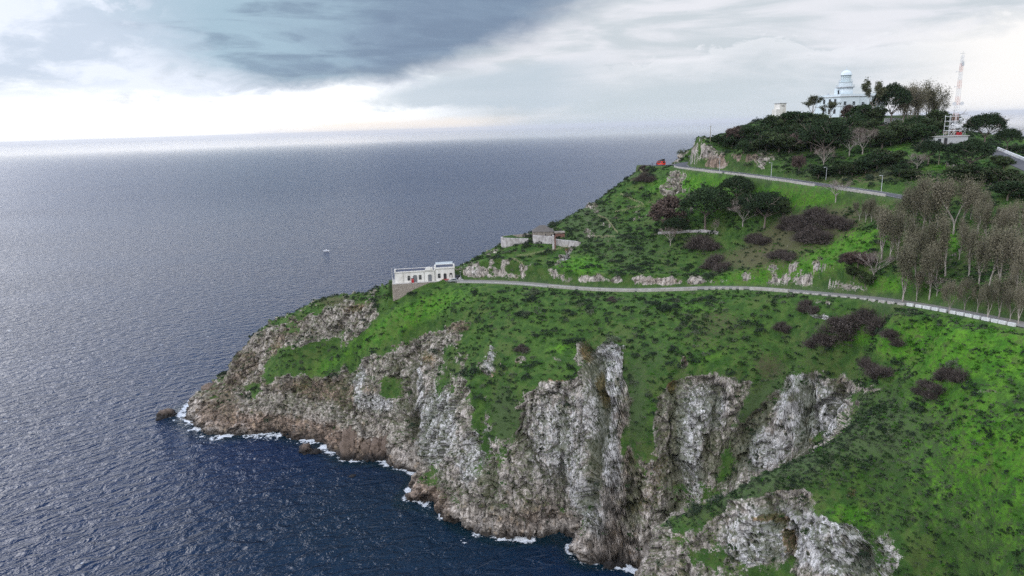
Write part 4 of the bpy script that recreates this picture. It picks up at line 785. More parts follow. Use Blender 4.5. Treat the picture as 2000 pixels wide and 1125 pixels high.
q = MB(); q.box(-.1, xm + .02, -.14, .0, Ha - .28, Ha - .02); q.box(xm - .0, Lb + .1, -.39, -.253, Hb - .5, Hb - .22); q.build('cornice', M['cornice'], sem)
for xx in (fx(788.5), fx(829), xm - .3): q = MB(); q.box(xx - .16, xx + .16, -.09, -.003, 0, Ha - .3); q.build('pilaster', M['cornice'], sem)
for xx in (xm - .03, Lb - .3): q = MB(); q.box(xx, xx + .3, -.34, -.255, 0, Hb - .52); q.build('pilaster', M['cornice'], sem)
q = MB(); q.box(fx(831), fx(847), -.2, .5, Ha + .31, Ha + .95); q.box(fx(832.5), fx(845.5), -.17, .45, Ha + .95, Ha + 1.4); q.box(fx(836), fx(842), -.15, .4, Ha + 1.4, Ha + 1.75); q.build('pediment', M['white'], sem)
for x0, x1, z_, h in ((-.05, .5, Ha, 1.9), (xm - .1, xm + .45, Hb, 1.5), (Lb - .5, Lb + .06, Hb, 1.7)):
    q = MB(); q.box(x0, x1, -.28, D_ * .55, z_ - .1, z_ + h * .55); q.box(x0 + .06, x1 - .06, -.2, .9, z_ + h * .55, z_ + h * .8); q.build('end_pier', M['white'], sem)
q = MB(); q.box(xm + .5, Lb - .5, D_ + .0, D_ + .24, Hb + .305, Hb + 1.3); q.build('roof_screen', M['blue_white'], sem)
def arch(cx, w_, z0, h, y, mat, nm, frame=True):
    pts = [(cx - w_ / 2, z0), (cx + w_ / 2, z0)] + [(cx + w_ / 2 * math.cos(a), z0 + h - w_ * .3 + w_ * .3 * math.sin(a)) for a in np.linspace(0, math.pi, 9)]
    o = MB().prism(pts, y - .05, y + .02).build(nm, mat, sem)
    if frame:
        fr = MB()
        for (a0, c0), (a1, c1) in zip(pts[1:], pts[2:]): fr.tube([(a0, y - .07, c0), (a1, y - .07, c1)], .09, 4)
        fr.tube([(pts[0][0], y - .07, pts[0][1]), (pts[-1][0], y - .07, pts[-1][1])], .09, 4)
        if nm == 'window': fr.tube([(cx, y - .07, z0), (cx, y - .07, z0 + h)], .04, 4); fr.tube([(cx - w_ / 2, y - .07, z0 + h * .55), (cx + w_ / 2, y - .07, z0 + h * .55)], .04, 4)
        fr.build('frame', M['cornice'], o)
arch(fx(799), 1.25, 1.0, 2.2, 0, M['glass'], 'window'); arch(fx(811), 1.9, .05, 3.3, 0, M['door'], 'door'); arch(fx(821), 1.25, 1.1, 2.2, 0, M['glass'], 'window'); arch(fx(840), 1.7, .05, 3.2, 0, M['door'], 'door')
arch(fx(858), 1.25, 1.3, 2.2, -.25, M['glass'], 'window'); arch(fx(869.5), 1.4, .5, 2.9, -.25, M['dark'], 'door'); arch(fx(881), 1.3, 1.3, 2.2, -.25, M['glass'], 'window')
q = MB(); q.box(fx(879.6), fx(882.4), -.38, -.31, 1.3, 2.4); q.build('notice_board', M['white'], sem)
bp = lambda px, y_, z_=68.0: BL + np.array([math.cos(BANG), math.sin(BANG), 0]) * fx(px) + np.array([-math.sin(BANG), math.cos(BANG), 0]) * y_ + np.array([0, 0, z_ - 68.0])
# stone terrace with its tall battered retaining wall at the left end
tw = MB(); hz_ = lambda px: max(0.5, 7.2 - (px - 766) * .092) 
xsr = [fx(p) for p in (766, 778, 792, 806, 822, 840)]; hs = [7.6, 6.6, 4.9, 3.2, 1.9, .8]; n = len(xsr); vs = []
for x_, h in zip(xsr, hs): vs += [(x_, -1.9 - h * .10, -h), (x_, -1.9, .02), (x_, -.9, .02), (x_, -.9, -h)]
fs = [(0, 1, 2, 3), (4 * n - 1, 4 * n - 2, 4 * n - 3, 4 * n - 4)]
for i in range(n - 1):
    for k in range(4): fs.append((i * 4 + k, i * 4 + 4 + k, i * 4 + 4 + (k + 1) % 4, i * 4 + (k + 1) % 4))
tw.add(vs, fs); tw.box(fx(766) - .01, fx(766) + 1.0, -.895, D_ + 1.5, -7.0, .015)
terr = tw.build('terrace_wall', M['rubble'], None, False, label='tall rubble-stone terrace wall below the left end of the white building', category='wall'); terr.location = BL; terr.rotation_euler = (0, 0, BANG)
yd = MB(); yd.box(fx(766) + .1, fx(905), -1.8, D_ + 1.6, -.5, .045); yd = yd.build('terrace_paving', M['concrete'], None, False, kind='structure'); yd.location = BL; yd.rotation_euler = (0, 0, BANG)
pst = thing('flag_pole', 'thin white pole at the left corner of the white building', 'pole', bp(767.2, 0), BANG); q = MB(); q.tube([(0, 0, 0), (0, 0, 7.2)], [.09, .06], 8); q.build('pole', M['white'], pst); q = MB(); q.lathe([(.2, 0.04), (.2, .25), (.1, .3)], 10); q.build('base', M['concrete'], pst)
k = thing('red_kiosk', 'narrow red cabinet standing against the left arched door', 'cabinet', bp(806, -1.05, 68.045), BANG)
q = MB(); q.box(-.55, .55, -.3, .3, .1, 2.0, .02); q.build('cabinet_body', M['red'], k); q = MB(); q.box(-.45, .45, -.33, -.303, 1.2, 1.8); q.build('front_panel', simple_mat('faded_panel', (.45, .10, .10)), k); q = MB(); q.box(-.6, .6, -.36, .34, 1.985, 2.1); q.build('cap', M['dark'], k); q = MB(); q.box(-.5, .5, -.28, .28, .03, .1); q.build('plinth', M['dark'], k)
k = thing('picnic_table', 'red table with benches in front of the right-hand door', 'table', bp(870, -1.4, 68.045), BANG)
q = MB(); q.box(-1.6, 1.6, -.4, .4, .74, .82); q.build('tabletop', M['red'], k)
for y_ in (-.75, .75): q = MB(); q.box(-1.6, 1.6, y_ - .14, y_ + .14, .42, .48); q.build('bench', M['red'], k)
for x_ in (-1.2, 1.2): q = MB(); q.tube([(x_, -.8, 0), (x_, -.2, .74)], .05, 5); q.tube([(x_, .8, 0), (x_, .2, .74)], .05, 5); q.box(x_ - .04, x_ + .04, -.85, .85, .36, .42); q.build('leg', M['red'], k)
def make_car(nm, label, loc, rz, bodym, L=4.1, W=1.75, Hc=1.5, cat='car', group=None):
    k = thing(nm, label, cat, loc, rz, group)
    prof = [(-L / 2, .35), (-L / 2 + .05, .8), (-L / 2 + .25, .92), (-L * .18, 1.0), (-L * .02, Hc), (L * .32, Hc), (L * .46, .98), (L / 2, .9), (L / 2, .35)]
    q = MB(); q.prism([(a, b_) for a, b_ in prof][::-1], -W / 2, W / 2); q.build('body', bodym, k)
    q = MB()
    for sgn in (-1, 1): y0, y1 = (W / 2 + .003, W / 2 + .012) if sgn > 0 else (-W / 2 - .012, -W / 2 - .003); q.prism([(-L * .14, 1.03), (-L * .01, Hc - .1), (L * .30, Hc - .1), (L * .41, 1.03)][::-1], y0, y1)
    q.add([(-L * .175, -W * .42, 1.04), (-L * .175, W * .42, 1.04), (-L * .03, W * .40, Hc - .04), (-L * .03, -W * .40, Hc - .04)], [(0, 1, 2, 3)]); q.build('glazing', M['glass'], k)
    for a in (-L * .31, L * .31):
        for s1 in (-1, 1):
            wv = MB(); wv.tube([(a, s1 * (W / 2 - .12), .32), (a, s1 * (W / 2 + .06), .32)], .32, 14); ww = wv.build('wheel', M['tyre'], k); rv = MB(); rv.tube([(a, s1 * (W / 2 + .05), .32), (a, s1 * (W / 2 + .075), .32)], .18, 10); rv.build('rim', M['galv'], ww)
    for s1 in (-1, 1): hv = MB(); hv.box(-L / 2 - .015, -L / 2 + .03, s1 * .6 - .16, s1 * .6 + .16, .62, .78); hv.build('headlight', M['galv'], k)
    return k
M['silver'] = simple_mat('silver_car_paint', (.42, .43, .44), .3, .5, metal=.4)
make_car('parked_car', 'small silver car parked before the right end of the white building', bp(883.5, -4.0, 68.05), BANG, M['silver'])
make_car('parked_car', 'dark car parked past the right corner of the white building', bp(893, 2.0, 68.05), BANG + 1.2, M['dark'])
k = thing('lamp_post', 'short pale lamp post between the white building and the rock', 'lamp post', bp(900, 2, 68), BANG); q = MB(); q.tube([(0, 0, 0), (0, 0, 3.2)], .06, 6); q.build('pole', M['galv'], k); q = MB(); q.box(-.35, .35, -.12, .12, 3.15, 3.3); q.build('lamp_head', M['galv'], k)
for i, (px_, yy_) in enumerate([(898, -.4), (906, 1.6), (912, 3.5)]):
    q = MB(); q.lathe([(.55, 0), (.6, .5), (.35, .95), (.05, 1.05)], 8); o = q.build('white_boulder', M['old_stone'], None, False, label='pale rounded stone bollard, %s from the left beside the building forecourt' % ORD[i], category='boulder', group='stones beside the forecourt'); o.location = bp(px_, yy_, 68.0)

# ------------------------------------------------------------------ ruined fort on the shoulder
def wallpath(name, pts, bots, tops, th, mat, label, parent=None, props=None):
    pts = np.array(pts, float); org = pts.mean(0); d = np.gradient(pts[:, :2], axis=0); d /= np.linalg.norm(d, axis=1)[:, None]; nr = np.c_[-d[:, 1], d[:, 0]] * th; vs = []
    for i, p in enumerate(pts): a = p[:2]; c = a + nr[i]; vs += [(a[0], a[1], bots[i]), (a[0], a[1], tops[i]), (c[0], c[1], tops[i]), (c[0], c[1], bots[i])]
    n = len(pts); vs = np.array(vs); base = np.array([org[0], org[1], min(bots)]); vs = vs - base
    fs = [(0, 1, 2, 3), (4 * n - 1, 4 * n - 2, 4 * n - 3, 4 * n - 4)]
    for i in range(n - 1):
        for k in range(4): fs.append((i * 4 + k, i * 4 + 4 + k, i * 4 + 4 + (k + 1) % 4, i * 4 + (k + 1) % 4))
    mb = MB(); mb.add(vs, fs)
    if parent is None: o = mb.build(name, mat, None, False, label=label, category='wall'); o.location = base
    else: o = mb.build(name, mat, parent); o.location = base - np.array(parent.location)
    return o
def wp(px, pyb, pyt, y):      # foot and top of a wall seen at one column
    h_ = hit([px], [pyb])[0]; y = y if np.isnan(h_[0]) else h_[1]; a = at_y(px, pyb, y); return a, at_y(px, pyt, y)[2]
rows = [wp(978.5, 476, 463, 324), wp(978.5, 480, 464, 321), wp(981, 484, 464.5, 318), wp(988, 484, 465, 316), wp(1000, 481, 465.5, 315), wp(1015, 478, 466, 315), wp(1032, 474, 466, 316)]
wallpath('round_fort_wall', [r_[0] for r_ in rows], [r_[0][2] - 2.5 for r_ in rows], [r_[1] for r_ in rows], .9, M['old_stone'], 'curved whitened bastion wall at the left end of the ruined fort')
bk = [wp(982, 470, 461.5, 327), wp(1000, 466, 459, 331), wp(1020, 464, 457, 334), wp(1038, 463, 457, 335)]
wallpath('fort_back_wall', [r_[0] for r_ in bk], [r_[0][2] - 2 for r_ in bk], [r_[1] for r_ in bk], .7, M['ruin'], 'low overgrown rear wall closing the round bastion')
fp = hit([1010], [463])[0]
gq = MB(); pt_ = [r_[0] for r_ in rows] + [r_[0] for r_ in bk[::-1]]; zt = rows[3][1] - 1.7; cc = np.mean(pt_, axis=0)
gq.add([(p[0] + (cc[0] - p[0]) * .06, p[1] + (cc[1] - p[1]) * .06, zt) for p in pt_] + [(p[0] + (cc[0] - p[0]) * .06, p[1] + (cc[1] - p[1]) * .06, zt - 4) for p in pt_], [tuple(range(len(pt_)))] + [(i, (i + 1) % len(pt_), len(pt_) + (i + 1) % len(pt_), len(pt_) + i) for i in range(len(pt_))])
gq.build('bastion_turf', simple_mat('bastion_grass', (0.04, 0.085, 0.015), .95, .1, col2=(0.022, 0.045, 0.012), scale=.8), None, False, kind='structure')
rows = [wp(1041, 475, 459, 317), wp(1043, 476, 460, 314.5), wp(1060, 476, 461, 313), wp(1080, 478, 462, 312)]
wallpath('fort_front_wall', [r_[0] for r_ in rows], [r_[0][2] - 2 for r_ in rows], [r_[1] for r_ in rows], .9, M['old_stone'], 'whitened loopholed front wall of the ruined fort, middle section')
rows = [wp(1083.5, 479, 467, 312), wp(1100, 483, 469, 312), wp(1120, 483.5, 471, 313), wp(1130, 480, 472, 315), wp(1134, 477, 473, 318)]
wallpath('fort_right_wall', [r_[0] for r_ in rows], [r_[0][2] - 2 for r_ in rows], [r_[1] for r_ in rows], .9, M['old_stone'], 'bright whitened fort wall running right with a pointed end')
FY = hit([1081], [487])[0][1]; a = at_y(1081, 487, FY); bu = thing('fort_buttress', 'tall narrow white buttress between the two fort walls', 'buttress', (a[0], a[1], a[2] - 1), 0); ht = at_y(1081, 460, FY)[2] - a[2] + 1
q = MB(); q.box(-.5, .45, -.2, 1.6, 0, ht, .04); q.build('shaft', M['old_stone'], bu); q = MB(); q.box(.455, 1.1, .0, 1.5, .6, ht - .6); q.build('brick_side', M['brick'], bu)
KY = hit([1050], [475])[0][1] + 1.6; a = at_y(1040, 468, KY); keep = thing('fort_house', 'roofless-looking stone guardhouse with grey hipped roofs behind the fort wall', 'building', (a[0], a[1], a[2] - 1.5), -.03)
mpp = 319 / FPX * 1.02
q = MB(); q.box(0, 40 * mpp, 0, 7.5, 0, 5.0); q.build('wall', M['ruin'], keep)
q = MB(); q.add([(0.2, -.15, 5.0), (9.5, -.15, 5.0), (9.5, 7.6, 5.0), (.2, 7.6, 5.0), (3.4, 3.8, 7.6), (6.0, 3.8, 7.6)], [(0, 1, 5, 4), (1, 2, 5), (2, 3, 4, 5), (3, 0, 4)]); q.add([(4.0, -.2, 5.02), (10.0, -.2, 5.02), (9.7, 4.2, 5.9), (4.4, 4.2, 5.9)], [(0, 1, 2, 3)]); q.build('roof', simple_mat('old_grey_roof', (.14, .13, .12), .9, .1, var=.4), keep)
for x_, z_ in ((5.9, 3.3), (8.6, 3.0)): q = MB(); q.box(x_, x_ + .5, -.06, .03, z_, z_ + .8); q.build('loophole', M['dark'], keep)
a = at_y(1084, 470, KY + .5); gh = thing('fort_gate_ruin', 'broken brick and stone gate ruin with a dark doorway behind the buttress', 'ruin', (a[0], a[1], a[2] - 1.5), .05)
q = MB(); q.box(0, 1.5, 0, 3.0, 0, 4.9); q.box(2.6, 4.6, 0, 3.2, 0, 4.6); q.box(1.5, 2.6, 0, 2.6, 3.6, 4.9); q.box(4.6, 5.6, .3, 3.0, 0, 3.2); q.build('wall', M['brick'], gh); q = MB(); q.box(1.5, 2.6, .8, .95, 0, 3.6); q.build('doorway', M['dark'], gh); q = MB(); q.box(-.4, 4.9, -.25, 3.3, 4.91, 5.5, .15); q.build('lintel_masonry', M['ruin'], gh)

# ------------------------------------------------------------------ zigzag path railings
def railing(pts, label, hgt=1.0):
    h_ = hit([p[0] for p in pts], [p[1] for p in pts]); h_ = h_[~np.isnan(h_[:, 0])]
    if len(h_) < 2: print('no rail', label); return
    ln = resample(smooth_line(h_, 4), 1.6); ln[:, 2] = H(ln[:, 0], ln[:, 1]); ln = drop(ln); org = ln[0].copy()
    o = thing('path_railing', label, 'railing', org, 0, 'rustic railings beside the zigzag path'); q = MB()
    for p in ln: q.tube([p - org - [0, 0, .3], p - org + [0, 0, hgt]], .07, 4)
    q.build('post', M['palewood'], o)['kind'] = 'stuff'
    for hh in (hgt * .5, hgt): q = MB(); q.tube([p - org + [0, 0, hh] for p in ln], .055, 4); q.build('rail', M['palewood'], o)
railing([(1250,334),(1256,341),(1263,350)], 'yellowish rail of the topmost zigzag leg below the van')
railing([(1232,355),(1247,352),(1270,350)], 'yellowish rail of the second zigzag leg on the shoulder')
railing([(1194,371),(1212,381),(1233,391),(1250,398),(1259,404)], 'long yellowish rail slanting down right on the shoulder')
railing([(1202,417),(1220,413),(1240,408),(1259,403)], 'yellowish rail slanting back left from the zigzag corner')
railing([(1168,424),(1182,430),(1192,440),(1207,458)], 'steep yellowish rail above the fort, descending right')
railing([(1160,465),(1185,465),(1206,466)], 'level yellowish rail just above and right of the fort wall')
railing([(1010,503),(1035,500),(1060,494),(1085,490),(1110,483)], 'faint rail crossing the knoll below the fort')
railing([(1000,511),(1013,521),(1027,535)], 'pale stair rail dropping from the knoll to the lower road')

# ------------------------------------------------------------------ poles of the upper road
def lamp(px, pyb, pyt, label, wood=False, yy=None, g='lamp posts along the upper road'):
    p = drop(hit(px, pyb)[0]) if yy is None else at_y(px, pyb, yy); h = (pyb - pyt) * np.dot(p - C0, FW) / FPX / math.cos(math.atan2(CAM_H - p[2], p[1]))
    o = thing('utility_pole' if wood else 'lamp_post', label, 'pole' if wood else 'lamp post', p, 0, None if wood else g)
    q = MB(); q.tube([(0, 0, -.3), (0, 0, h)], [.16, .11] if wood else [.11, .07], 7); q.build('pole', M['wood' if wood else 'galv'], o)
    if not wood: q = MB(); q.tube([(0, 0, h - .15), (-.5, -.3, h + .02), (-.9, -.5, h)], .05, 5); q.build('bracket', M['galv'], o); q = MB(); q.box(-1.35, -.8, -.62, -.40, h - .08, h + .06, .02); q.build('lamp_head', M['galv'], o)
    else: q = MB(); q.tube([(-.5, 0, h - .35), (.5, 0, h - .35)], .05, 5); q.build('crossarm', M['wood'], o)
lamp(1349, 321, 305, 'lamp post at the foot of the grey rock nose, upper road bend')
lamp(1405, 339, 308, 'pale lamp post in front of the brown rock cutting')
lamp(1506, 347, 318, 'lamp post on the upper road above the round pines')
lamp(1613, 353, 328, 'lamp post on the upper road left of the fan-shaped bare tree')
lamp(1721, 376, 343, 'double-armed lamp post near the right end of the upper road wall')
lamp(1387, 277, 246, 'thin wooden pole on the skyline above the rock nose', True); lamp(1557, 226, 192, 'thin wooden pole between the white cabin and lighthouse', True); lamp(1833, 322, 281, 'thick pale wooden pole on the bank below the mast', True)
# roadside rail of the bend
BF = resample(BEND, 2.0); bo = thing('roadside_fence', 'low dark post fence on the sea side of the upper bend', 'fence', BF[0])
a, b_ = strip(BF, -3.3, -3.2, 0); q = MB()
for p in a: q.tube([p - BF[0] - [0, 0, .3], p - BF[0] + [0, 0, .9]], .06, 4)
q.build('post', M['dark'], bo)['kind'] = 'stuff'; q = MB(); q.tube([p - BF[0] + [0, 0, .8] for p in a], .05, 4); q.build('rail', M['dark'], bo)

# ------------------------------------------------------------------ red van with raised roof and two people
vp = at_y(1290.5, 325, 349.0); vp[2] = H(vp[0], vp[1]) + .15
van = thing('camper_van', 'bright red camper van with its dark roof raised at the viewpoint', 'van', vp, math.radians(-62))
W, L = 2.0, 4.9
q = MB(); q.prism([(-L / 2, .4), (-L / 2, 1.1), (-L / 2 + .35, 1.35), (-L / 2 + .85, 2.1), (L / 2 - .1, 2.15), (L / 2, 1.3), (L / 2, .4)][::-1], -W / 2, W / 2); q.build('body', simple_mat('bright_red_paint', (.55, .035, .02), .35, .5), van)
q = MB(); q.add([(L / 2 + .01, -.8, 1.35), (L / 2 + .01, .8, 1.35), (L / 2 - .08, .75, 2.0), (L / 2 - .08, -.75, 2.0)], [(0, 1, 2, 3)]); q.box(-1.5, 1.6, -W / 2 - .02, -W / 2 - .003, 1.35, 1.95); q.box(-1.5, 1.6, W / 2 + .003, W / 2 + .02, 1.35, 1.95); q.build('window', M['glass'], van)
q = MB(); q.prism([(-1.9, 2.2), (2.1, 2.2), (2.1, 3.25), (1.9, 3.3)][::-1], -.8, .8); q.build('raised_roof', M['dark'], van)
for a in (-1.5, 1.5):
    for s1 in (-1, 1): q = MB(); q.tube([(a, s1 * .85, .35), (a, s1 * 1.03, .35)], .35, 12); ww = q.build('wheel', M['tyre'], van); q = MB(); q.tube([(a, s1 * 1.02, .35), (a, s1 * 1.045, .35)], .19, 10); q.build('rim', M['galv'], ww)
def person(px, yy, label, shirt, trousers, rz, arm=.0):
    p = at_y(px, 325, yy); p[2] = H(p[0], p[1]) + .02; o = thing('person', label, 'person', p, rz)
    J = {'pel': (0, 0, .95), 'sp': (0, .01, 1.2), 'ch': (0, 0, 1.42), 'nk': (0, 0, 1.52), 'hd': (0, -.02, 1.64), 'tp': (0, -.01, 1.76)}
    vs = [J[k_] for k_ in ('pel', 'sp', 'ch', 'nk', 'hd', 'tp')]; ed = [(0, 1), (1, 2), (2, 3), (3, 4), (4, 5)]; rd = [.15, .135, .16, .06, .10, .08]
    def chain(start, pts, rs):
        pr = start
        for q_, r_ in zip(pts, rs): vs.append(q_); rd.append(r_); ed.append((pr, len(vs) - 1)); pr = len(vs) - 1
    for s1 in (-1, 1):
        chain(2, [(s1 * .19, 0, 1.42), (s1 * .25, .02, 1.15), (s1 * (.24 - arm), -.1 - arm, .92 + arm), (s1 * (.23 - arm), -.14 - arm, .80 + arm)], [.07, .05, .036, .03])
        chain(0, [(s1 * .10, 0, .86), (s1 * .11, -.02, .48), (s1 * .12, .02, .09), (s1 * .12, -.14, .04)], [.10, .065, .045, .04])
    me = bpy.data.meshes.new('body'); me.from_pydata(vs, ed, []); ob = link('body', me, o); md = ob.modifiers.new('skin', 'SKIN')
    for i, r_ in enumerate(rd): me.skin_vertices[0].data[i].radius = (r_, r_ * .85)
    me.skin_vertices[0].data[0].use_root = True; ob.modifiers.new('sub', 'SUBSURF').levels = 1; ob.modifiers['sub'].render_levels = 1
    m_, t, b = new_mat('figure_' + shirt); tc_ = t.new('ShaderNodeTexCoord'); zz_ = t.sep(tc_.outputs['Object'])[2]
    col = {'dark': (.03, .03, .04), 'blue': (.05, .07, .12), 'white': (.6, .6, .6)}
    c = t.mix(t.ss(zz_, .93, .96), col[trousers], col[shirt]); c = t.mix(t.ss(zz_, 1.5, 1.52), c, (.42, .27, .2)); t.put(b.inputs['Base Color'], c); me.materials.append(m_)
    q = MB(); q.lathe([(.02, 1.80), (.085, 1.775), (.115, 1.71), (.112, 1.66)], 10, 0, .015, False); q.build('hair', M['dark'], o)
person(1282.5, 349.5, 'person in dark clothes standing beside the red van', 'dark', 'dark', .6, .05)
person(1273.5, 351.5, 'person in dark jacket alone at the viewpoint rail left of the van', 'blue', 'dark', 2.4, .12)

# ------------------------------------------------------------------ lighthouse
LY = 338.0; g0 = at_y(1640.5, 234, LY); lz = 135.0; mp = LY / FPX * 1.005
def lx(px): return at_y(px, 205, LY)[0]
X0 = lx(1640.5); light = thing('lighthouse', 'white lighthouse with domed lantern above a two-storey flat-roofed house', 'lighthouse', (X0, LY, lz), 0)
topz = at_y(1655, 187.5, LY)[2] - lz
wA = lx(1677) - X0; stepY = 3.0; wB = lx(1735) - X0
def extr(poly, z0, z1, nm, mat, par=light):
    n = len(poly); q = MB(); q.add([(a, b_, z0) for a, b_ in poly] + [(a, b_, z1) for a, b_ in poly], [tuple(range(n - 1, -1, -1)), tuple(range(n, 2 * n))] + [(i, (i + 1) % n, n + (i + 1) % n, n + i) for i in range(n)]); return q.build(nm, mat, par)
lft = at_y(1600, 192, LY + 12)[0] - X0
plan = [(0, 0), (wA, 0), (wA, stepY), (wB, stepY), (wB, 16), (lft, 16), (lft, 11.0)]
def grow_plan(k): c = np.mean(plan, axis=0); return [tuple(np.array(p) + np.sign(np.array(p) - c) * k) for p in plan]
extr(plan, -2.0, topz - .3, 'wall', M['blue_white']); extr(grow_plan(.35), topz - .3, topz, 'cornice', M['grey_wall']); extr(grow_plan(.05), topz + .003, topz + .95, 'parapet', M['blue_white']); extr(grow_plan(.12), 4.9, 5.15, 'string_course', M['grey_wall'])
def lwin(px, py0, py1, y_, w_=1.15):
    a = at_y(px, py1, LY + y_); z0 = a[2] - lz; z1 = at_y(px, py0, LY + y_)[2] - lz; x_ = a[0] - X0; q = MB(); q.box(x_ - w_ / 2, x_ + w_ / 2, y_ - .06, y_ + .02, z0, z1); o = q.build('window', M['glass'], light)
    f_ = MB(); f_.box(x_ - w_ / 2 - .15, x_ + w_ / 2 + .15, y_ - .14, y_ - .061, z1, z1 + .2); f_.box(x_ - w_ / 2 - .15, x_ + w_ / 2 + .15, y_ - .14, y_ - .061, z0 - .15, z0); f_.box(x_ - w_ / 2 - .15, x_ - w_ / 2, y_ - .12, y_ - .061, z0, z1); f_.box(x_ + w_ / 2, x_ + w_ / 2 + .15, y_ - .12, y_ - .061, z0, z1); f_.box(x_ - .05, x_ + .05, y_ - .1, y_ - .061, z0, z1); f_.build('frame', M['blue_white'], o)
lwin(1650, 198, 206, 0); lwin(1667, 198, 206, 0); lwin(1650, 217, 225, 0); lwin(1667, 217, 225, 0); lwin(1685, 199, 208, stepY, 1.2); lwin(1700, 198, 206, stepY); lwin(1716, 198, 206, stepY)
# windows of the oblique left wing
a0 = np.array([lft, 11.0]); dv = -a0 / np.linalg.norm(a0); nv = np.array([-dv[1], dv[0]]); nv = nv if nv[1] < 0 else -nv
for k_ in (.22, .5, .76):
    for z0 in (1.6, 6.4):
        c = a0 * (1 - k_) + nv * .03; p1 = c - dv * .6; p2 = c + dv * .6; q = MB(); q.add([(p1[0], p1[1], z0), (p2[0], p2[1], z0), (p2[0], p2[1], z0 + 2.1), (p1[0], p1[1], z0 + 2.1)] + [(p1[0] + nv[0] * .05, p1[1] + nv[1] * .05, z0), (p2[0] + nv[0] * .05, p2[1] + nv[1] * .05, z0), (p2[0] + nv[0] * .05, p2[1] + nv[1] * .05, z0 + 2.1), (p1[0] + nv[0] * .05, p1[1] + nv[1] * .05, z0 + 2.1)], [(4, 5, 6, 7), (0, 1, 5, 4), (1, 2, 6, 5), (2, 3, 7, 6), (3, 0, 4, 7)]); q.build('window', M['glass'], light)
tx = lx(1660) - X0; ty = 6.0; hz = lambda py: at_y(1660, py, LY + ty)[2] - lz; r1 = 3.45
q = MB(); q.lathe([(r1, topz), (r1, hz(171.5))], 32, tx, ty); q.build('tower', M['blue_white'], light, True)
q = MB(); q.lathe([(r1 + .1, hz(171.5)), (r1 + .75, hz(170.8)), (r1 + .75, hz(169.6)), (r1, hz(169.4))], 32, tx, ty); q.build('gallery', M['grey_wall'], light)
q = MB(); q.lathe([(3.0, hz(169.5)), (3.0, hz(160.5)), (3.25, hz(160.3)), (3.25, hz(159.4)), (2.4, hz(159.2))], 32, tx, ty); q.build('upper_drum', M['blue_white'], light, False)
q = MB(); q.lathe([(2.1, hz(159.2)), (2.1, hz(147))], 20, tx, ty); gl_ = simple_mat('lantern_glass', (.55, .66, .68), .1, .5); q.build('lantern_glass', gl_, light)
q = MB()
for k_ in range(12): a = k_ * math.pi / 6; q.tube([(tx + 2.17 * math.cos(a), ty + 2.17 * math.sin(a), hz(159.3)), (tx + 2.17 * math.cos(a), ty + 2.17 * math.sin(a), hz(146.8))], .09, 4)
for py in (155, 151): q.lathe([(2.12, hz(py)), (2.24, hz(py)), (2.24, hz(py) + .12), (2.12, hz(py) + .12)], 24, tx, ty, False)
q.build('lantern_frame', M['blue_white'], light)
q = MB(); q.lathe([(2.7, hz(147)), (2.75, hz(146.2))] + [(2.5 * math.cos(a), hz(146.2) + (hz(136.8) - hz(146.2)) * math.sin(a)) for a in np.linspace(0, 1.45, 9)], 28, tx, ty); q.build('dome', M['blue_white'], light, True)
q = MB(); q.lathe([(.35, hz(137)), (.5, hz(135.9)), (.45, hz(134.8)), (.05, hz(134.2))], 12, tx, ty); q.tube([(tx, ty, hz(135)), (tx, ty, hz(130))], .06, 5); q.tube([(tx - .5, ty, hz(131.2)), (tx + .5, ty, hz(131.2))], .05, 5); q.build('finial', M['blue_white'], light)
def gallery_rail(r_, py0, h):
    q = MB(); z0 = hz(py0)
    for k_ in range(20): a = k_ * math.pi / 10; q.tube([(tx + r_ * math.cos(a), ty + r_ * math.sin(a), z0), (tx + r_ * math.cos(a), ty + r_ * math.sin(a), z0 + h)], .035, 4)
    for hh in (h * .5, h): q.lathe([(r_ - .03, z0 + hh), (r_ + .03, z0 + hh), (r_ + .03, z0 + hh + .05), (r_ - .03, z0 + hh + .05)], 24, tx, ty, False)
    q.build('railing', M['blue_white'], light)
gallery_rail(r1 + .65, 169.6, 1.0); gallery_rail(3.1, 159.4, .9)
q = MB(); q.box(tx - r1 - 1.2, tx - r1 + .6, ty - 1.0, ty + 1.0, topz + .1, hz(172)); tt_ = q.build('stair_turret', M['blue_white'], light); q = MB(); q.box(tx - r1 - .5, tx - r1 + .1, ty - 1.06, ty - 1.003, topz + .95, topz + 2.9); q.build('door', M['glass'], tt_)
for x_ in (lft + 4, lft + 9): q = MB(); q.box(x_, x_ + .9, 12, 12.9, topz + .96, topz + 1.8); q.build('chimney', M['grey_wall'], light)
# white cabin at the left end of the summit
c0 = at_y(1519, 222, 330.0); cab = thing('white_cabin', 'small white flat-roofed cabin with a lower side block, left of the lighthouse', 'hut', (c0[0], c0[1], c0[2] - 2.5), .45)
hc = at_y(1525, 202, 330)[2] - c0[2] + 2.5
q = MB(); q.box(1.2, 5.2, 0, 3.4, 0, hc); q.box(-.6, 1.2, .4, 3.0, 0, hc - 2.6); q.build('wall', M['white'], cab); q = MB(); q.box(.9, 5.5, -.3, 3.7, hc + .003, hc + .28); q.build('roof', M['grey_wall'], cab); q = MB(); q.box(2.2, 4.4, -.05, -.003, hc - 1.3, hc - 1.0); q.build('window', M['dark'], cab)

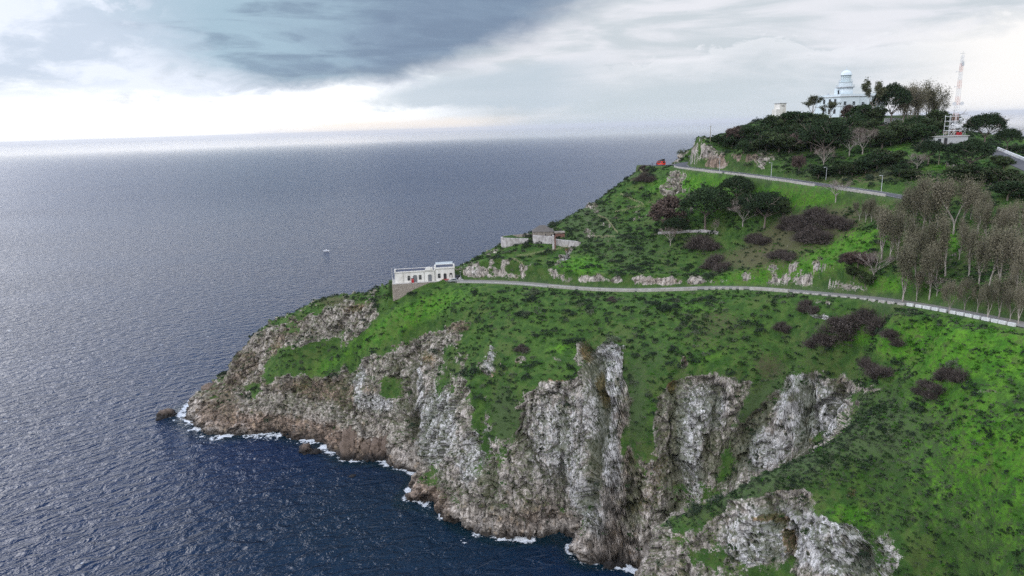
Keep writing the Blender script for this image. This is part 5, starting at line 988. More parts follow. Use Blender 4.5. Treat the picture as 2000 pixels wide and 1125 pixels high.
# ------------------------------------------------------------------ telecom mast and its station
mb0 = at_y(1862.5, 264, 275.0); mtop = at_y(1883.5, 104, 275.0); mh = mtop[2] - mb0[2]; mast = thing('telecom_mast', 'slender red and white lattice mast with two round dishes', 'mast', (mb0[0] + (mtop[0] - mb0[0]) * .0, mb0[1], mb0[2] - .6), 0)
LEANX = mtop[0] - mb0[0]; print('MAST lean', LEANX, 'h', mh)
def lattice(w0, w1, z0, z1, n, cx0=0, cx1=0, r_=.055):
    red = MB(); wh = MB(); zz = np.linspace(z0, z1, n + 1)
    for i in range(n):
        tgt = red if (i // 3) % 2 == 0 else wh; f0, f1 = i / n, (i + 1) / n; a0, a1 = (w0 + (w1 - w0) * f0) / 2, (w0 + (w1 - w0) * f1) / 2; c0_, c1_ = cx0 + (cx1 - cx0) * f0, cx0 + (cx1 - cx0) * f1
        cs0 = [(c0_ - a0, -a0), (c0_ + a0, -a0), (c0_ + a0, a0), (c0_ - a0, a0)]; cs1 = [(c1_ - a1, -a1), (c1_ + a1, -a1), (c1_ + a1, a1), (c1_ - a1, a1)]
        for k_ in range(4):
            p, p2 = cs0[k_], cs0[(k_ + 1) % 4]; u_, u2 = cs1[k_], cs1[(k_ + 1) % 4]
            tgt.tube([(*p, zz[i]), (*u_, zz[i + 1])], r_, 4); tgt.tube([(*p, zz[i]), (*u2, zz[i + 1])], r_ * .55, 3); tgt.tube([(*p, zz[i]), (*p2, zz[i])], r_ * .55, 3)
    return red, wh
M['mast_red'] = simple_mat('faded_mast_red', (.58, .36, .32), .6, .3); M['mast_white'] = simple_mat('mast_white', (.66, .67, .68), .6, .3)
rd_, wh_ = lattice(1.5, .7, 0, mh, 30, 0, 0); wh_.build('lattice_section', M['mast_white'], mast); rd_.build('lattice_section', M['mast_red'], mast)
q = MB(); q.tube([(0, 0, mh), (0, 0, mh + 1.4)], .05, 5); q.tube([(-1.1, 0, mh + .6), (.9, 0, mh + .6)], .05, 4); q.build('top_antenna', M['galv'], mast)
q = MB(); q.box(-.1, .75, -.5, .3, mh - 4.0, mh - 2.4, .1); q.build('equipment_box', M['galv'], mast)
for s1 in (-1, 1): q = MB(); q.tube([(s1 * 1.45 - .15, -.9, mh * .41), (s1 * 1.45, -.35, mh * .41)], [.72, .66], 18); q.tube([(s1 * 1.45, -.35, mh * .41), (s1 * .5, 0, mh * .41)], .08, 4); q.build('dish', M['mast_white'], mast)
for zf_ in (.62, .80): q = MB(); q.tube([(-.4, 0, mh * zf_), (-2.0, -.2, mh * zf_)], .06, 4); q.tube([(-2.0, -.2, mh * zf_ - .4), (-2.0, -.2, mh * zf_ + .4)], .05, 4); q.build('side_antenna', M['galv'], mast)
f0 = at_y(1862, 266, 272.0); frm = thing('antenna_frame', 'white steel antenna frame with cross beams around the mast foot', 'frame', (at_y(1861, 266, 272)[0], 271.0, f0[2] - .4), 0); fh = at_y(1861, 222, 272)[2] - f0[2]
for x_ in (-3.2, -1.4, 1.2, 3.0):
    for y_ in (-1.6, 1.8): q = MB(); q.tube([(x_, y_, 0), (x_, y_, fh)], .075, 5); q.build('column', M['mast_white'], frm)
q = MB()
for hh in (.3, .5, .72, .93):
    for y_ in (-1.6, 1.8): q.tube([(-3.4, y_, fh * hh), (3.3, y_, fh * hh)], .08, 4)
    for x_ in (-3.2, 3.0): q.tube([(x_, -1.6, fh * hh), (x_, 1.8, fh * hh)], .08, 4)
for x0, x1 in ((-3.2, -1.4), (-1.4, 1.2), (1.2, 3.0)):
    for h0_, h1_ in ((0, .3), (.3, .5), (.5, .72)): q.tube([(x0, -1.6, fh * h0_), (x1, -1.6, fh * h1_)], .06, 4); q.tube([(x1, -1.6, fh * h0_), (x0, -1.6, fh * h1_)], .06, 4)
q.build('bracing', M['mast_white'], frm); q = MB(); q.tube([(2.9, -1.7, fh * .72), (7.6, -2.0, fh * .74)], .12, 5); q.build('long_arm', M['galv'], frm)
for x_, z_ in ((-2.4, .55), (-.4, .42), (.4, .78), (2.2, .6)): q = MB(); q.lathe([(.1, z_ * fh - .1), (.55, z_ * fh), (.55, z_ * fh + .35), (.1, z_ * fh + .5)], 10, x_, -1.9); q.build('drum_antenna', M['mast_white'], frm)
k = thing('red_cabinet', 'red equipment cabinet at the right foot of the mast', 'cabinet', (at_y(1868, 264, 270)[0], 268.6, f0[2] - .3), 0); q = MB(); q.box(-.9, .9, -.4, .4, .1, 1.9, .03); q.build('cabinet_body', M['red'], k); q = MB(); q.box(-.02, .02, -.43, -.403, .2, 1.8); q.box(.08, .14, -.45, -.403, .9, 1.1); q.build('door_seam', M['dark'], k)
st = at_y(1830, 283, 262.0); stn = thing('mast_station', 'low white flat-roofed building under the mast', 'building', (st[0], 262.0, st[2] - 2), 0); sx = lambda px: at_y(px, 275, 262)[0] - st[0]; sh = at_y(1850, 267, 262)[2] - st[2] + 2
q = MB(); q.box(sx(1826), sx(1890), 0, 5, 0, sh); q.build('wall', M['grey_wall'], stn); q = MB(); q.box(sx(1824), sx(1892), -.25, 5.2, sh + .003, sh + .3); q.build('roof', M['concrete'], stn); q = MB(); q.box(sx(1844), sx(1850), -.06, -.003, .8, sh - .5); q.build('door', M['dark'], stn); q = MB(); q.box(sx(1832), sx(1838), -.06, -.003, 1.8, sh - .7); q.build('window', M['glass'], stn)
q = MB(); q.box(sx(1824), sx(1843), 5.2, 8, 0, sh + 2.0); q.build('upper_room', M['concrete'], stn)
for i, (pa, pb, py, yy, lab) in enumerate([(1730, 1750, 262, 292, 'long pale wall fragment among the trees below the eucalyptus group'), (1752, 1782, 267, 286, 'pale sloping wall among the trees left of the mast building'), (1795, 1803, 238, 300, 'small bright wall piece between tree trunks'), (1728, 1765, 232, 322, 'low grey terrace wall at the foot of the flat-topped pine')]):
    a = at_y(pa, py, yy); b_ = at_y(pb, py + (3 if i == 1 else 0), yy - 1); wallpath('garden_wall', [a, (a + b_) / 2, b_], [a[2] - 3, a[2] - 3, b_[2] - 3], [a[2] + .3, a[2] + .35, b_[2] + .2], .4, M['wallpaint'], lab)

# ------------------------------------------------------------------ sea rocks and the boat
def rock_mesh(seed, sx_, sy_, sz_):
    import bmesh
    bm = bmesh.new(); bmesh.ops.create_icosphere(bm, subdivisions=4, radius=1.0); me = bpy.data.meshes.new('sea_rock'); bm.to_mesh(me); bm.free()
    co = np.empty(len(me.vertices) * 3, np.float32); me.vertices.foreach_get('co', co); co = co.reshape(-1, 3).astype(float); n = co.copy()
    d = 1 - 0.9 * np.abs(fbm(co * 1.1 + seed * 7.3, 3)) + .25 * fbm(co * 3 + seed, 3); co = n * d[:, None] * np.array([sx_, sy_, sz_]); me.vertices.foreach_set('co', co.astype(np.float32).ravel()); me.update(); return me
m_, t, b = new_mat('sea_rock_stone'); g = t.new('ShaderNodeNewGeometry'); ps_ = V(t, g.outputs['Position']); n_ = t.noise(ps_, 1.2, 5, .65); zz_ = t.sep(ps_)[2]
t.put(b.inputs['Base Color'], t.mix(t.ss(zz_ + n_, 1.4, 5.0), (.016, .014, .013), t.mix(n_, (.06, .045, .035), (.24, .18, .14)))); b.inputs['Roughness'].default_value = .7
bn = t.new('ShaderNodeBump'); bn.inputs['Distance'].default_value = .6; t.put(bn.inputs['Height'], n_); t.L.new(bn.outputs[0], b.inputs['Normal']); M['searock'] = m_
for i, (px, py, rx, h, lab) in enumerate([(326, 812, 17, 3.4, 'dark isolated rock in the sea off the tip of the headland'), (313, 818, 9, .9, 'low dark ledge left of the isolated rock'), (409, 758, 17, 4.0, 'dark rock rising behind the tip of the headland'), (408, 856, 10, .7, 'half-awash rock just off the tip'), (598, 881, 17, 3.2, 'brown rock ringed by foam under the nose cliff'), (616, 884, 11, 1.4, 'low dark rock beside the foam-ringed brown rock'),
    (684, 866, 26, 10, 'big pale leaning slab of rock at the waterline'), (716, 874, 15, 5.5, 'rounded boulder right of the leaning slab'), (738, 870, 17, 5.0, 'pale boulder in the boulder pile under the cliff'), (722, 893, 16, 3.0, 'wet boulder at the front of the boulder pile'), (745, 888, 12, 3.4, 'small boulder at the right of the boulder pile'), (700, 896, 10, 1.6, 'low wet rock at the left foot of the boulder pile'), (758, 868, 13, 6, 'upper boulder leaning on the cliff foot'), (1190, 1106, 16, 2.2, 'dark rubble rock in the cove below the tallest cliff'), (1212, 1112, 12, 1.8, 'small dark rubble rock at the near spur foot'), (688, 930, 7, .35, 'barely awash rock with foam off the boulder pile')]):
    p = at_z(px, py, 0.0); hp_ = hit([px], [py])[0]; p = p if np.isnan(hp_[0]) else hp_ - [0, 0, h * .45]; m1 = np.dot(p - C0, FW) / FPX; me = rock_mesh(i + 1, rx * m1 * 1.15, rx * m1 * .9, h * 1.2); me.materials.append(M['searock']); me.polygons.foreach_set('use_smooth', [True] * len(me.polygons))
    o = link('sea_rock', me, None, label=lab, category='rock', group='rocks at the foot of the headland'); o.location = p; o.rotation_euler = (0, 0, i * 1.3)
bo_ = at_z(637.5, 491, 0); boat = thing('motor_boat', 'small white motor boat alone on the open sea', 'boat', bo_, math.radians(4)); M['boat_white'] = simple_mat('boat_gelcoat', (.85, .86, .88), .3, .4); bl = 11.5 * np.dot(bo_ - C0, FW) / FPX
q = MB(); hl = []
for f_, w_, z0, z1 in ((0, .30, .1, 1.0), (.25, .33, -.1, .9), (.6, .30, -.1, 1.0), (.85, .17, .1, 1.2), (1.0, .02, .7, 1.4)): x_ = (f_ - .5) * bl; w2 = w_ * bl * .45; hl += [(x_, -w2, z1), (x_, -w2 * .6, z0), (x_, w2 * .6, z0), (x_, w2, z1)]
fs = [(0, 1, 2, 3)]
for i in range(4):
    for k_ in range(4): fs.append((i * 4 + k_, i * 4 + 4 + k_, i * 4 + 4 + (k_ + 1) % 4, i * 4 + (k_ + 1) % 4))
q.add(hl, fs); q.build('hull', M['boat_white'], boat); q = MB(); q.box(-bl * .12, bl * .14, -.9, .9, .9, 2.1, .2); cb = q.build('cabin', M['boat_white'], boat); q = MB(); q.box(-bl * .09, bl * .11, -.9, .9, 1.4, 1.8); q.build('window', M['glass'], cb); q = MB(); q.tube([(0, 0, 2.0), (0, 0, 2.9)], .05, 5); q.build('aerial', M['galv'], boat)
# ------------------------------------------------------------------ trees, by where their foot stands
FR = [(1763,590,468),(1790,588,500),(1815,585,476),(1854,612,526),(1884,606,520),(1908,612,540),(1929,626,528),(1950,622,505),(1972,628,540),(1989,633,552)]
for i, (a, b_, c) in enumerate(FR):
    plant_tree('eucalyptus', a, b_, c, 'grey-brown pale-trunked eucalyptus, %s from the left behind the low white road wall' % ORD[i], 'eucalyptus trees of the right-hand wood', wide=.82)
MR = [(1722,505,398),(1738,512,394),(1752,508,400),(1772,528,424),(1788,545,432),(1806,540,430),(1828,548,436),(1846,540,410),(1873,508,402),(1892,540,430),(1912,556,440),(1932,560,430),(1950,560,425),(1968,570,448),(1986,575,440),(1998,590,470)]
for i, (a, b_, c) in enumerate(MR):
    plant_tree('eucalyptus', a, b_, c, 'tall grey-brown eucalyptus, %s from the left in the middle of the right-hand wood' % ORD[i], 'eucalyptus trees of the right-hand wood', wide=.82)
BR_ = [(1768,455,372),(1784,448,362),(1800,462,358),(1815,440,338),(1830,452,336),(1846,430,330),(1862,458,342),(1880,440,344),(1895,430,346),(1908,460,368),(1925,480,392),(1940,470,384),(1957,480,380),(1972,470,374),(1988,462,370),(2000,490,380)]
for i, (a, b_, c) in enumerate(BR_):
    plant_tree('eucalyptus', a, b_, c, 'grey-brown eucalyptus with feathery top, %s from the left in the uppermost rank of the wood' % ORD[i], 'eucalyptus trees of the right-hand wood', wide=.85)
LR = [(1679,432,388),(1690,436,385),(1702,434,384),(1714,448,392)]
for i, (a, b_, c) in enumerate(LR):
    plant_tree('eucalyptus', a, b_, c, 'small slim reddish-grey eucalyptus, %s from the left under the upper road wall' % ORD[i], 'slim trees under the upper road', wide=.8)
G = 'pines on the green slope between the two roads'
plant_tree('umbrella_pine', 1492, 447, 372, 'umbrella pine with pale forked trunk on the middle of the green slope', G, 0, wide=1.05)
plant_tree('bare_tree', 1451, 445, 388, 'leafless reddish-branched tree just left of the pale-forked umbrella pine', G, 0)
plant_tree('umbrella_pine', 1378, 450, 358, 'broad dark umbrella pine above the low terrace wall on the slope', G, 1, wide=1.1)
plant_tree('umbrella_pine', 1437, 402, 342, 'dark umbrella pine growing just below the upper road', G, 2, wide=1.1)
plant_tree('umbrella_pine', 1462, 425, 376, 'dark umbrella pine crown crowded behind the pale-forked pine', G, 2, wide=1.0)
plant_tree('umbrella_pine', 1318, 462, 420, 'low dark green pine under the brown-crowned tree on the slope', G, 1, wide=1.3)
plant_tree('brown_tree', 1300, 450, 378, 'bushy brown-crowned tree at the left end of the terrace wall', G, 0, wide=1.15)
plant_tree('bare_tree', 1309, 480, 440, 'leafless dark-twigged tree at the foot of the brown-crowned tree', G, 1)
plant_tree('evergreen_tree', 1528, 425, 385, 'dark rounded evergreen to the right of the pale-forked pine', G, 1)
plant_tree('bare_tree', 1632, 397, 352, 'leafless fan-shaped grey tree standing against the upper road wall', G, 2)
plant_tree('bare_tree', 1706, 548, 484, 'dead pale-limbed tree on the grass at the left edge of the wood', G, 1)
plant_tree('bare_tree', 1830, 578, 536, 'small dead forked tree among the front eucalyptus trunks', G, 0)
plant_tree('bare_tree', 1396, 462, 424, 'thin leaning dead tree right of the broad umbrella pine', G, 2, wide=.4)
for i, (a, b_, c) in enumerate([(1676,520,488),(1690,520,492),(1668,546,520),(1690,560,530)]):
    plant_tree('brown_tree' if i < 2 else 'evergreen_tree', a, b_, c, 'low bushy tree, %s of four left of the eucalyptus wood' % ORD[i], 'low bushy trees left of the wood', wide=1.5)
# the wooded summit
G = 'evergreen trees covering the seaward side of the summit'
SM = [(1430,292,262),(1452,300,272),(1500,288,250),(1524,284,244),(1548,282,240),(1572,282,238),(1596,282,242),(1618,290,246),(1640,272,236),(1668,262,226),(1690,268,232),(1745,270,232),(1790,262,224)]
for i, (a, b_, c) in enumerate(SM):
    plant_tree('evergreen_tree', a, b_, c, 'dark rounded evergreen, %s from the left in the rank just behind the second' % ORD[i], G, wide=1.2)
SK = [(1403,281,262),(1422,284,258),(1440,284,247),(1456,280,246),(1472,278,244),(1488,276,240),(1503,270,232),(1518,266,224),(1534,262,219),(1551,260,216),(1568,262,217),(1585,264,222),(1602,262,224),(1622,264,230)]
for i, (a, b_, c) in enumerate(SK):
    k = 'brown_tree' if i == 2 else 'evergreen_tree'
    plant_tree(k, a, b_, c, ('dark purplish-brown tree' if i == 2 else 'dark evergreen tree') + ', %s from the left along the skyline left of the lighthouse' % ORD[i], G, wide=1.45)
S2_ = [(1461,293,268),(1480,297,270),(1520,297,256),(1540,300,262),(1562,290,250),(1585,296,252),(1640,288,246),(1662,272,244),(1700,286,252),(1722,290,250),(1740,283,243),(1760,278,240),(1778,270,236),(1822,266,228),(1842,262,212),(1835,250,196)]
for i, (a, b_, c) in enumerate(S2_):
    plant_tree('evergreen_tree', a, b_, c, 'dark evergreen tree, %s from the left in the second rank below the lighthouse' % ORD[i], G, wide=1.5)
S3_ = [(1598,350,322),(1640,342,312),(1664,345,318),(1690,338,306),(1712,330,296),(1735,322,290),(1757,345,318),(1780,352,326),(1868,352,318),(1900,352,322),(1925,356,325),(1950,360,325),(1968,392,350),(1990,384,345),(1984,366,335),(1960,330,302),(1985,300,282)]
for i, (a, b_, c) in enumerate(S3_):
    plant_tree('evergreen_tree', a, b_, c, 'low dark evergreen, %s from the left in the rank just above the upper road' % ORD[i], G, wide=1.8)
G = 'trees standing out around the lighthouse'
plant_tree('umbrella_pine', 1610, 318, 232, 'large half-bare umbrella pine on the slope directly below the lighthouse', G, 0, wide=1.0)
plant_tree('umbrella_pine', 1496, 298, 262, 'small umbrella pine with twiggy underside left on the summit slope', G, 1)
plant_tree('brown_tree', 1545, 296, 258, 'small reddish leafless tree between dark evergreens below the white cabin', G, 1)
plant_tree('bare_tree', 1659, 306, 244, 'leafless pale-trunked tree on the summit slope, left one of the pair', G, 0)
plant_tree('bare_tree', 1684, 302, 246, 'leafless pale-branched tree on the summit slope, right one of the pair', G, 1)
plant_tree('bare_tree', 1608, 326, 284, 'leafless pale tree under the half-bare umbrella pine', G, 2)
plant_tree('bare_tree', 1790, 334, 296, 'leafless reddish tree on the bank left of the wooden pole', G, 1)
plant_tree('brown_tree', 1560, 338, 300, 'small dead reddish conifer above the upper road', G, 1, wide=.6)
plant_tree('open_eucalyptus', 1586, 240, 184, 'grey-leaved eucalyptus at the left end of the lighthouse building', G, 0, wide=1.35)
plant_tree('open_eucalyptus', 1622, 242, 197, 'shorter grey-leaved eucalyptus in front of the lighthouse left wing', G, 1, wide=1.6)
plant_tree('brown_tree', 1653, 238, 203, 'small reddish tree against the lighthouse corner wall', G, 0, wide=.8)
plant_tree('open_eucalyptus', 1706, 252, 151, 'tall wispy eucalyptus just right of the lighthouse tower', G, 2, wide=.8)
plant_tree('umbrella_pine', 1739, 248, 160, 'tall dark flat-topped pine right of the wispy eucalyptus', G, 2, wide=.72)
for i, (a, b_, c) in enumerate([(1762,248,162),(1776,250,154),(1791,250,157),(1806,250,166),(1819,252,184)]):
    plant_tree('eucalyptus', a, b_, c - 4, 'tall thin twiggy eucalyptus, %s of five between flat-topped pine and mast' % ORD[i], G, wide=1.15)
plant_tree('evergreen_tree', 1680, 252, 204, 'dark green tree in front of the lighthouse right wing', G, 2, wide=1.35)
plant_tree('evergreen_tree', 1698, 254, 206, 'dark tree at the foot of the wispy eucalyptus', G, 3, wide=1.2)
plant_tree('evergreen_tree', 1800, 283, 240, 'bright-edged pine in front of the mast left side', G, 0, wide=1.3)
G = 'umbrella pines around the mast'
plant_tree('umbrella_pine', 1922, 288, 221, 'big umbrella pine with pale trunks right of the mast', G, 0, wide=1.0)
plant_tree('umbrella_pine', 1966, 292, 246, 'wind-shaped umbrella pine at the right end of the summit', G, 1, wide=1.0)
plant_tree('umbrella_pine', 1893, 336, 268, 'broad umbrella pine in front of the white mast building', G, 2, wide=1.15)
plant_tree('umbrella_pine', 1812, 322, 270, 'umbrella pine left of the wooden pole on the summit slope', G, 1, wide=1.1)

# ------------------------------------------------------------------ leafless bramble thickets, each in its own place
BRM = [(1581,600,26,24,'purplish leafless thicket hanging just below the lower road wall'),(1695,640,52,34,'large purplish leafless thicket below the road, right part'),(1640,655,40,26,'large purplish leafless thicket below the road, left part'),(1605,676,34,16,'low purplish thicket at the head of the gully'),
 (1712,722,36,20,'leafless dark thicket on the bright meadow above the gully'),(1815,765,32,26,'leafless dark thicket on the meadow, left part of the pair'),(1856,742,36,16,'leafless dark thicket on the meadow, right part of the pair'),
 (1020,680,17,12,'small round purplish thicket on the grass above the pale cliff face'),(1400,518,32,18,'greyish leafless thicket above the lower road bank'),(1375,482,40,14,'dark leafless thicket under the terrace wall'),(1530,500,32,12,'brown leafless thicket on the slope left of the bright grass tongue'),
 (1555,440,40,20,'wide brown bramble thicket on the slope, left part'),(1600,428,44,18,'wide brown bramble thicket on the slope, middle part'),(1640,440,34,16,'wide brown bramble thicket on the slope, right part'),(1590,465,40,14,'wide brown bramble thicket on the slope, lower part'),
 (1260,350,22,9,'grey-brown thicket beside the van viewpoint'),(1258,330,13,8,'grey leafless bush on the skyline left of the van'),(1655,505,20,14,'dark leafless thicket left of the wood'),(1480,470,30,14,'brown leafless thicket at the foot of the umbrella pines'),(1195,585,12,8,'small grey thicket just below the long road wall'),(1745,660,24,12,'dark thicket trailing off the large purplish thicket'),(1530,640,20,16,'dark grey-green thicket left of the large purplish thicket')]
br_me = [make_shrub(900 + i, 3.0, 2.9, 'twig', 130, 0.15, True) for i in range(3)]
for i, (a, b_, rx, ry, lab) in enumerate(BRM):
    h_ = hit([a + dx * rx for dx, dy in ((0, .3), (-.55, .35), (.55, .25), (0, -.3), (.3, .6), (-.3, -.1))], [b_ + dy * ry for dx, dy in ((0, .3), (-.55, .35), (.55, .25), (0, -.3), (.3, .6), (-.3, -.1))])
    h_ = h_[~np.isnan(h_[:, 0])]
    if not len(h_): continue
    h_ = drop(h_)
    c = h_.mean(0); s = rx * np.linalg.norm(c - C0) / FPX / 3.0 * 0.5
    o = thing('bramble_thicket', lab, 'thicket', h_[0], 0, 'leafless thickets on the slopes')
    for j, q in enumerate(h_):
        d = link('clump', br_me[(i + j) % 3], o); d.location = Vector(q) - o.location; d.location.z -= .2; sj = s * random.uniform(.75, 1.1); d.scale = (sj * 1.15, sj * 1.15, sj * random.uniform(.7, 1.0)); d.rotation_euler = (0, 0, random.uniform(0, 6))

# ------------------------------------------------------------------ shrubs: the largest in view one by one, the rest and the herb layer as masses
def scatter(n, seed, fn, bx=(-175, 250), by=(95, 380)):
    r = np.random.default_rng(seed); x_ = r.uniform(*bx, n); y_ = r.uniform(*by, n)
    z_, fl = Hm(x_, y_); p = np.c_[x_, y_, z_]; nn_ = slope_n(x_, y_); zn_ = zones(p)
    view = ((C0 - p) * nn_).sum(1) / np.linalg.norm(C0 - p, axis=1)
    px, py, dz = project(p); ok = (z_ > 3) & (fl < .2) & (px > -40) & (px < 2060) & (py < 1180) & (view > -.15)
    rk = sstep(sstep(nn_[:, 2], 0.72, 0.50) * .62 + np.clip(zn_['rock'], -1.3, 1.1) * .74, .25, .65); dens = fn(p, nn_, zn_, rk, r)
    k = ok & (r.random(n) < dens); return drop(p[k]), px[k], py[k], np.linalg.norm(p[k] - C0, axis=1), zn_, k, rk[k]
nzs = lambda p, s: fbm(p / s, 2)
def f_shrub(p, n_, z, rk, r): return np.clip(0.0 + 0.75 * z['scrub'] * sstep(nzs(p, 7.), -.25, .1) + 0.75 * sstep(nzs(p, 11.), .05, .28) - 0.5 * z['lush'] - 0.5 * rk + .25 * sstep(nzs(p, 30.), 0, .3), 0, 1)
sp, spx, spy, sd, _, _, srk = scatter(15000, 5, f_shrub)
r5 = np.random.default_rng(55); rad = r5.uniform(.5, 1.5, len(sp)) * np.where(r5.random(len(sp)) < .25, 1.7, 1.0) * np.where(spx > 1500, np.where(spy > 800, .55, .8), 1.0)
if 1:   # which of them the camera can see
    d = sp - C0; L_ = np.linalg.norm(d, axis=1); d /= L_[:, None]; vis = np.ones(len(sp), bool)
    for q in np.linspace(0.15, 0.985, 160):
        c = C0 + d * (L_ * q)[:, None]; vis &= H0(c[:, 0], c[:, 1]) < c[:, 2] + 1.5
    vis &= (spx > 5) & (spx < 1995) & (spy < 1120)
score = np.where(vis, rad / sd, -1); top = np.argsort(-score)[:290]; rest = np.setdiff1d(np.arange(len(sp)), top)
sh_me = [make_shrub(700 + i, 1.0, .95, 'shrub' if i < 4 else 'shrub2', 46, .085) for i in range(6)]
REG = [(460,700,'near the tip of the headland'),(650,690,'on the grassy nose below the white building'),(850,610,'on the slope just below the white building'),(820,740,'on the broken cliff below the white building'),(990,815,'on the green patch beside the pale cliff face'),(1000,610,'on the slope below the road near the cliff path'),(1110,610,'on the slope below the long road wall'),(1250,600,'on the slope below the middle of the road wall'),
 (1400,640,'on the dry grass above the cliffs'),(1540,630,'beside the purplish thickets below the road'),(1250,760,'on the green cleft in the main cliff'),(1470,800,'in the steep gully behind the near spur'),(1450,960,'along the crest of the near spur'),(1620,950,'on the near spur around the white outcrop'),(1760,1000,'on the slope right of the near white cliff'),(1900,960,'on the foreground slope at lower right'),(1850,830,'on the foreground meadow'),(1850,680,'on the bright meadow below the white road wall'),
 (960,520,'on the knoll below the round fort wall'),(1130,510,'on the slope below the fort'),(1250,520,'on the bank above the lower road'),(1140,430,'on the seaward shoulder above the fort'),(1220,380,'beside the zigzag path fences'),(1250,450,'on the scrubby slope right of the zigzag path'),(1400,480,'below the terrace wall'),(1580,490,'on the slope left of the eucalyptus wood'),(1850,500,'under the eucalyptus wood'),(1450,300,'on the rock cutting by the upper road'),(1650,320,'on the bank above the upper road'),(1850,330,'on the slope below the mast'),(1550,720,'at the top of the cleft cliffs'),(1450,560,'on the verge of the lower road')]
RA = np.array([(a, b_) for a, b_, _ in REG])
cls = {}
def short(s_):
    w_ = s_.split()
    while len(w_) > 16 and 'the' in w_: w_.remove('the')
    return ' '.join(w_)
for i in sorted(top, key=lambda k_: spx[k_]):
    me = sh_me[r5.integers(0, 4 if r5.random() < .65 else 6)]; j = int(np.argmin(((RA - [spx[i], spy[i]]) ** 2).sum(1)))
    szw = 'small' if rad[i] < .9 else ('middling' if rad[i] < 1.5 else 'large'); kind = 'grey-green' if me in sh_me[4:] else 'dark green'
    o = link('shrub', me, None, label='%s %s shrub %s' % (szw, kind, REG[j][2]), category='shrub', group='%s %s shrubs %s' % (szw, kind, REG[j][2]))
    cls.setdefault(o['label'], []).append(o)
    o.location = sp[i] - [0, 0, .15]; o.rotation_euler = (0, 0, r5.uniform(0, 6.28)); s = rad[i]; o.scale = (s * r5.uniform(.9, 1.25), s * r5.uniform(.9, 1.25), s * r5.uniform(.75, 1.15))

for lb_, os_ in cls.items():
    for k_, o in enumerate(os_):
        if len(os_) > 1: o['label'] = short('%s, %s from left' % (lb_, ORD[k_]))
def instancer(name, P, S, protos, label=None):
    """one mass object: points that carry copies of a few small plants"""
    me = bpy.data.meshes.new(name); me.vertices.add(len(P)); me.vertices.foreach_set('co', np.asarray(P, np.float32).ravel())
    fattr(me, 'size', S); r = np.random.default_rng(len(P)); fattr(me, 'turn', r.uniform(0, 6.28, len(P)))
    a = me.attributes.new('which', 'INT', 'POINT'); a.data.foreach_set('value', r.integers(0, len(protos), len(P)).astype(np.int32))
    col = bpy.data.collections.new(name + '_kinds')
    for i, pm in enumerate(protos): col.objects.link(bpy.data.objects.new('%s_kind_%d' % (name, i), pm))
    ng = bpy.data.node_groups.new(name, 'GeometryNodeTree'); ng.interface.new_socket('Geometry', in_out='INPUT', socket_type='NodeSocketGeometry'); ng.interface.new_socket('Geometry', in_out='OUTPUT', socket_type='NodeSocketGeometry')
    N = ng.nodes; L = ng.links; gi = N.new('NodeGroupInput'); go = N.new('NodeGroupOutput'); ip = N.new('GeometryNodeInstanceOnPoints'); ci = N.new('GeometryNodeCollectionInfo')
    ci.inputs[0].default_value = col; ci.inputs[1].default_value = True; ci.inputs[2].default_value = True
    def na(nm, ty): n = N.new('GeometryNodeInputNamedAttribute'); n.data_type = ty; n.inputs[0].default_value = nm; return n.outputs[0]
    cx = N.new('ShaderNodeCombineXYZ'); L.new(na('turn', 'FLOAT'), cx.inputs[2])
    L.new(gi.outputs[0], ip.inputs['Points']); L.new(ci.outputs[0], ip.inputs['Instance']); ip.inputs['Pick Instance'].default_value = True
    L.new(na('which', 'INT'), ip.inputs['Instance Index']); L.new(cx.outputs[0], ip.inputs['Rotation']); L.new(na('size', 'FLOAT'), ip.inputs['Scale']); L.new(ip.outputs[0], go.inputs[0])
    o = link(name, me, None, kind='stuff'); md = o.modifiers.new('plants', 'NODES'); md.node_group = ng
    if label: o['label'] = label
    return o
def f_near(p, n_, z, rk, r): return np.clip((np.linalg.norm(p - C0, axis=1) < 215) * (.45 + .9 * nzs(p, 5.) + .4 * z['scrub'] - .35 * z['lush'] - .7 * rk), 0, 1)
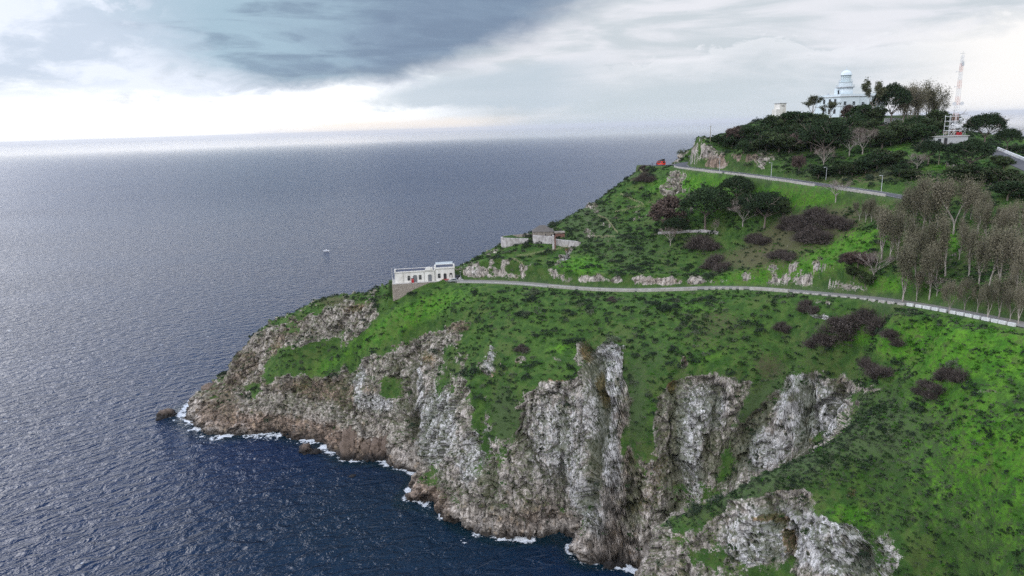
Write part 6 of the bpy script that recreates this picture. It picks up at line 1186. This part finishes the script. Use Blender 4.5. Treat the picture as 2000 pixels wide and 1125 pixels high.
np_, _, _, _, _, _, _ = scatter(52000, 12, f_near, (28, 180), (86, 192))
instancer('heath', np_ - [0, 0, .1], np.random.default_rng(6).uniform(.22, .62, len(np_)), [make_shrub(80 + i, 1.0, .8, ('shrub2', 'herb', 'shrub2', 'shrub')[i], 14, .13) for i in range(4)], 'low grey-green heath on the near slopes')
instancer('scrub', sp[rest] - [0, 0, .15], rad[rest], sh_me, 'low dark green scrub spread over the slopes')
def tuft(seed, leaf, n, size, Hh): return make_shrub(seed, 1.0, Hh, leaf, n, size)
def f_grass(p, n_, z, rk, r): return np.clip(.18 + .8 * z['lush'] - .9 * rk, 0, 1)
gp, gx_, gy_, gd, _, _, _ = scatter(60000, 8, f_grass)
instancer('grass', gp - [0, 0, .1], np.random.default_rng(3).uniform(.3, .9, len(gp)), [tuft(30 + i, 'grass', 12, .16, .42) for i in range(3)], 'bright green grass and clover tufts')
def f_herb(p, n_, z, rk, r): return np.clip(.30 - .12 + .6 * sstep(nzs(p, 8.), -.05, .25) + .4 * z['scrub'] + .2 * z['dry'] - .75 * rk - .5 * z['lush'], 0.07, 1)
hp, hx_, hy_, hd, _, _, hrk = scatter(80000, 9, f_herb)
instancer('undergrowth', hp - [0, 0, .1], np.random.default_rng(4).uniform(.3, 1.0, len(hp)) ** 1.5 * 1.35, [tuft(40 + i, 'herb', 14, .14, .6) for i in range(3)] + [tuft(50, 'shrub2', 12, .12, .5), tuft(51, 'shrub', 14, .12, .7)], 'mixed dark and grey-green herbs')
# ------------------------------------------------------------------ sea air
q = MB(); q.box(-61000, 61000, -3200, 61500, -1.0, 215.0); m_ = bpy.data.materials.new('sea_air'); m_.use_nodes = True; nt = m_.node_tree; nt.nodes.clear()
vo = nt.nodes.new('ShaderNodeVolumePrincipled'); vo.inputs['Color'].default_value = (.95, .97, 1, 1); vo.inputs['Density'].default_value = 2.8e-5; vo.inputs['Anisotropy'].default_value = .2
nt.links.new(vo.outputs[0], nt.nodes.new('ShaderNodeOutputMaterial').inputs['Volume']); q.build('haze', m_, None, kind='stuff')
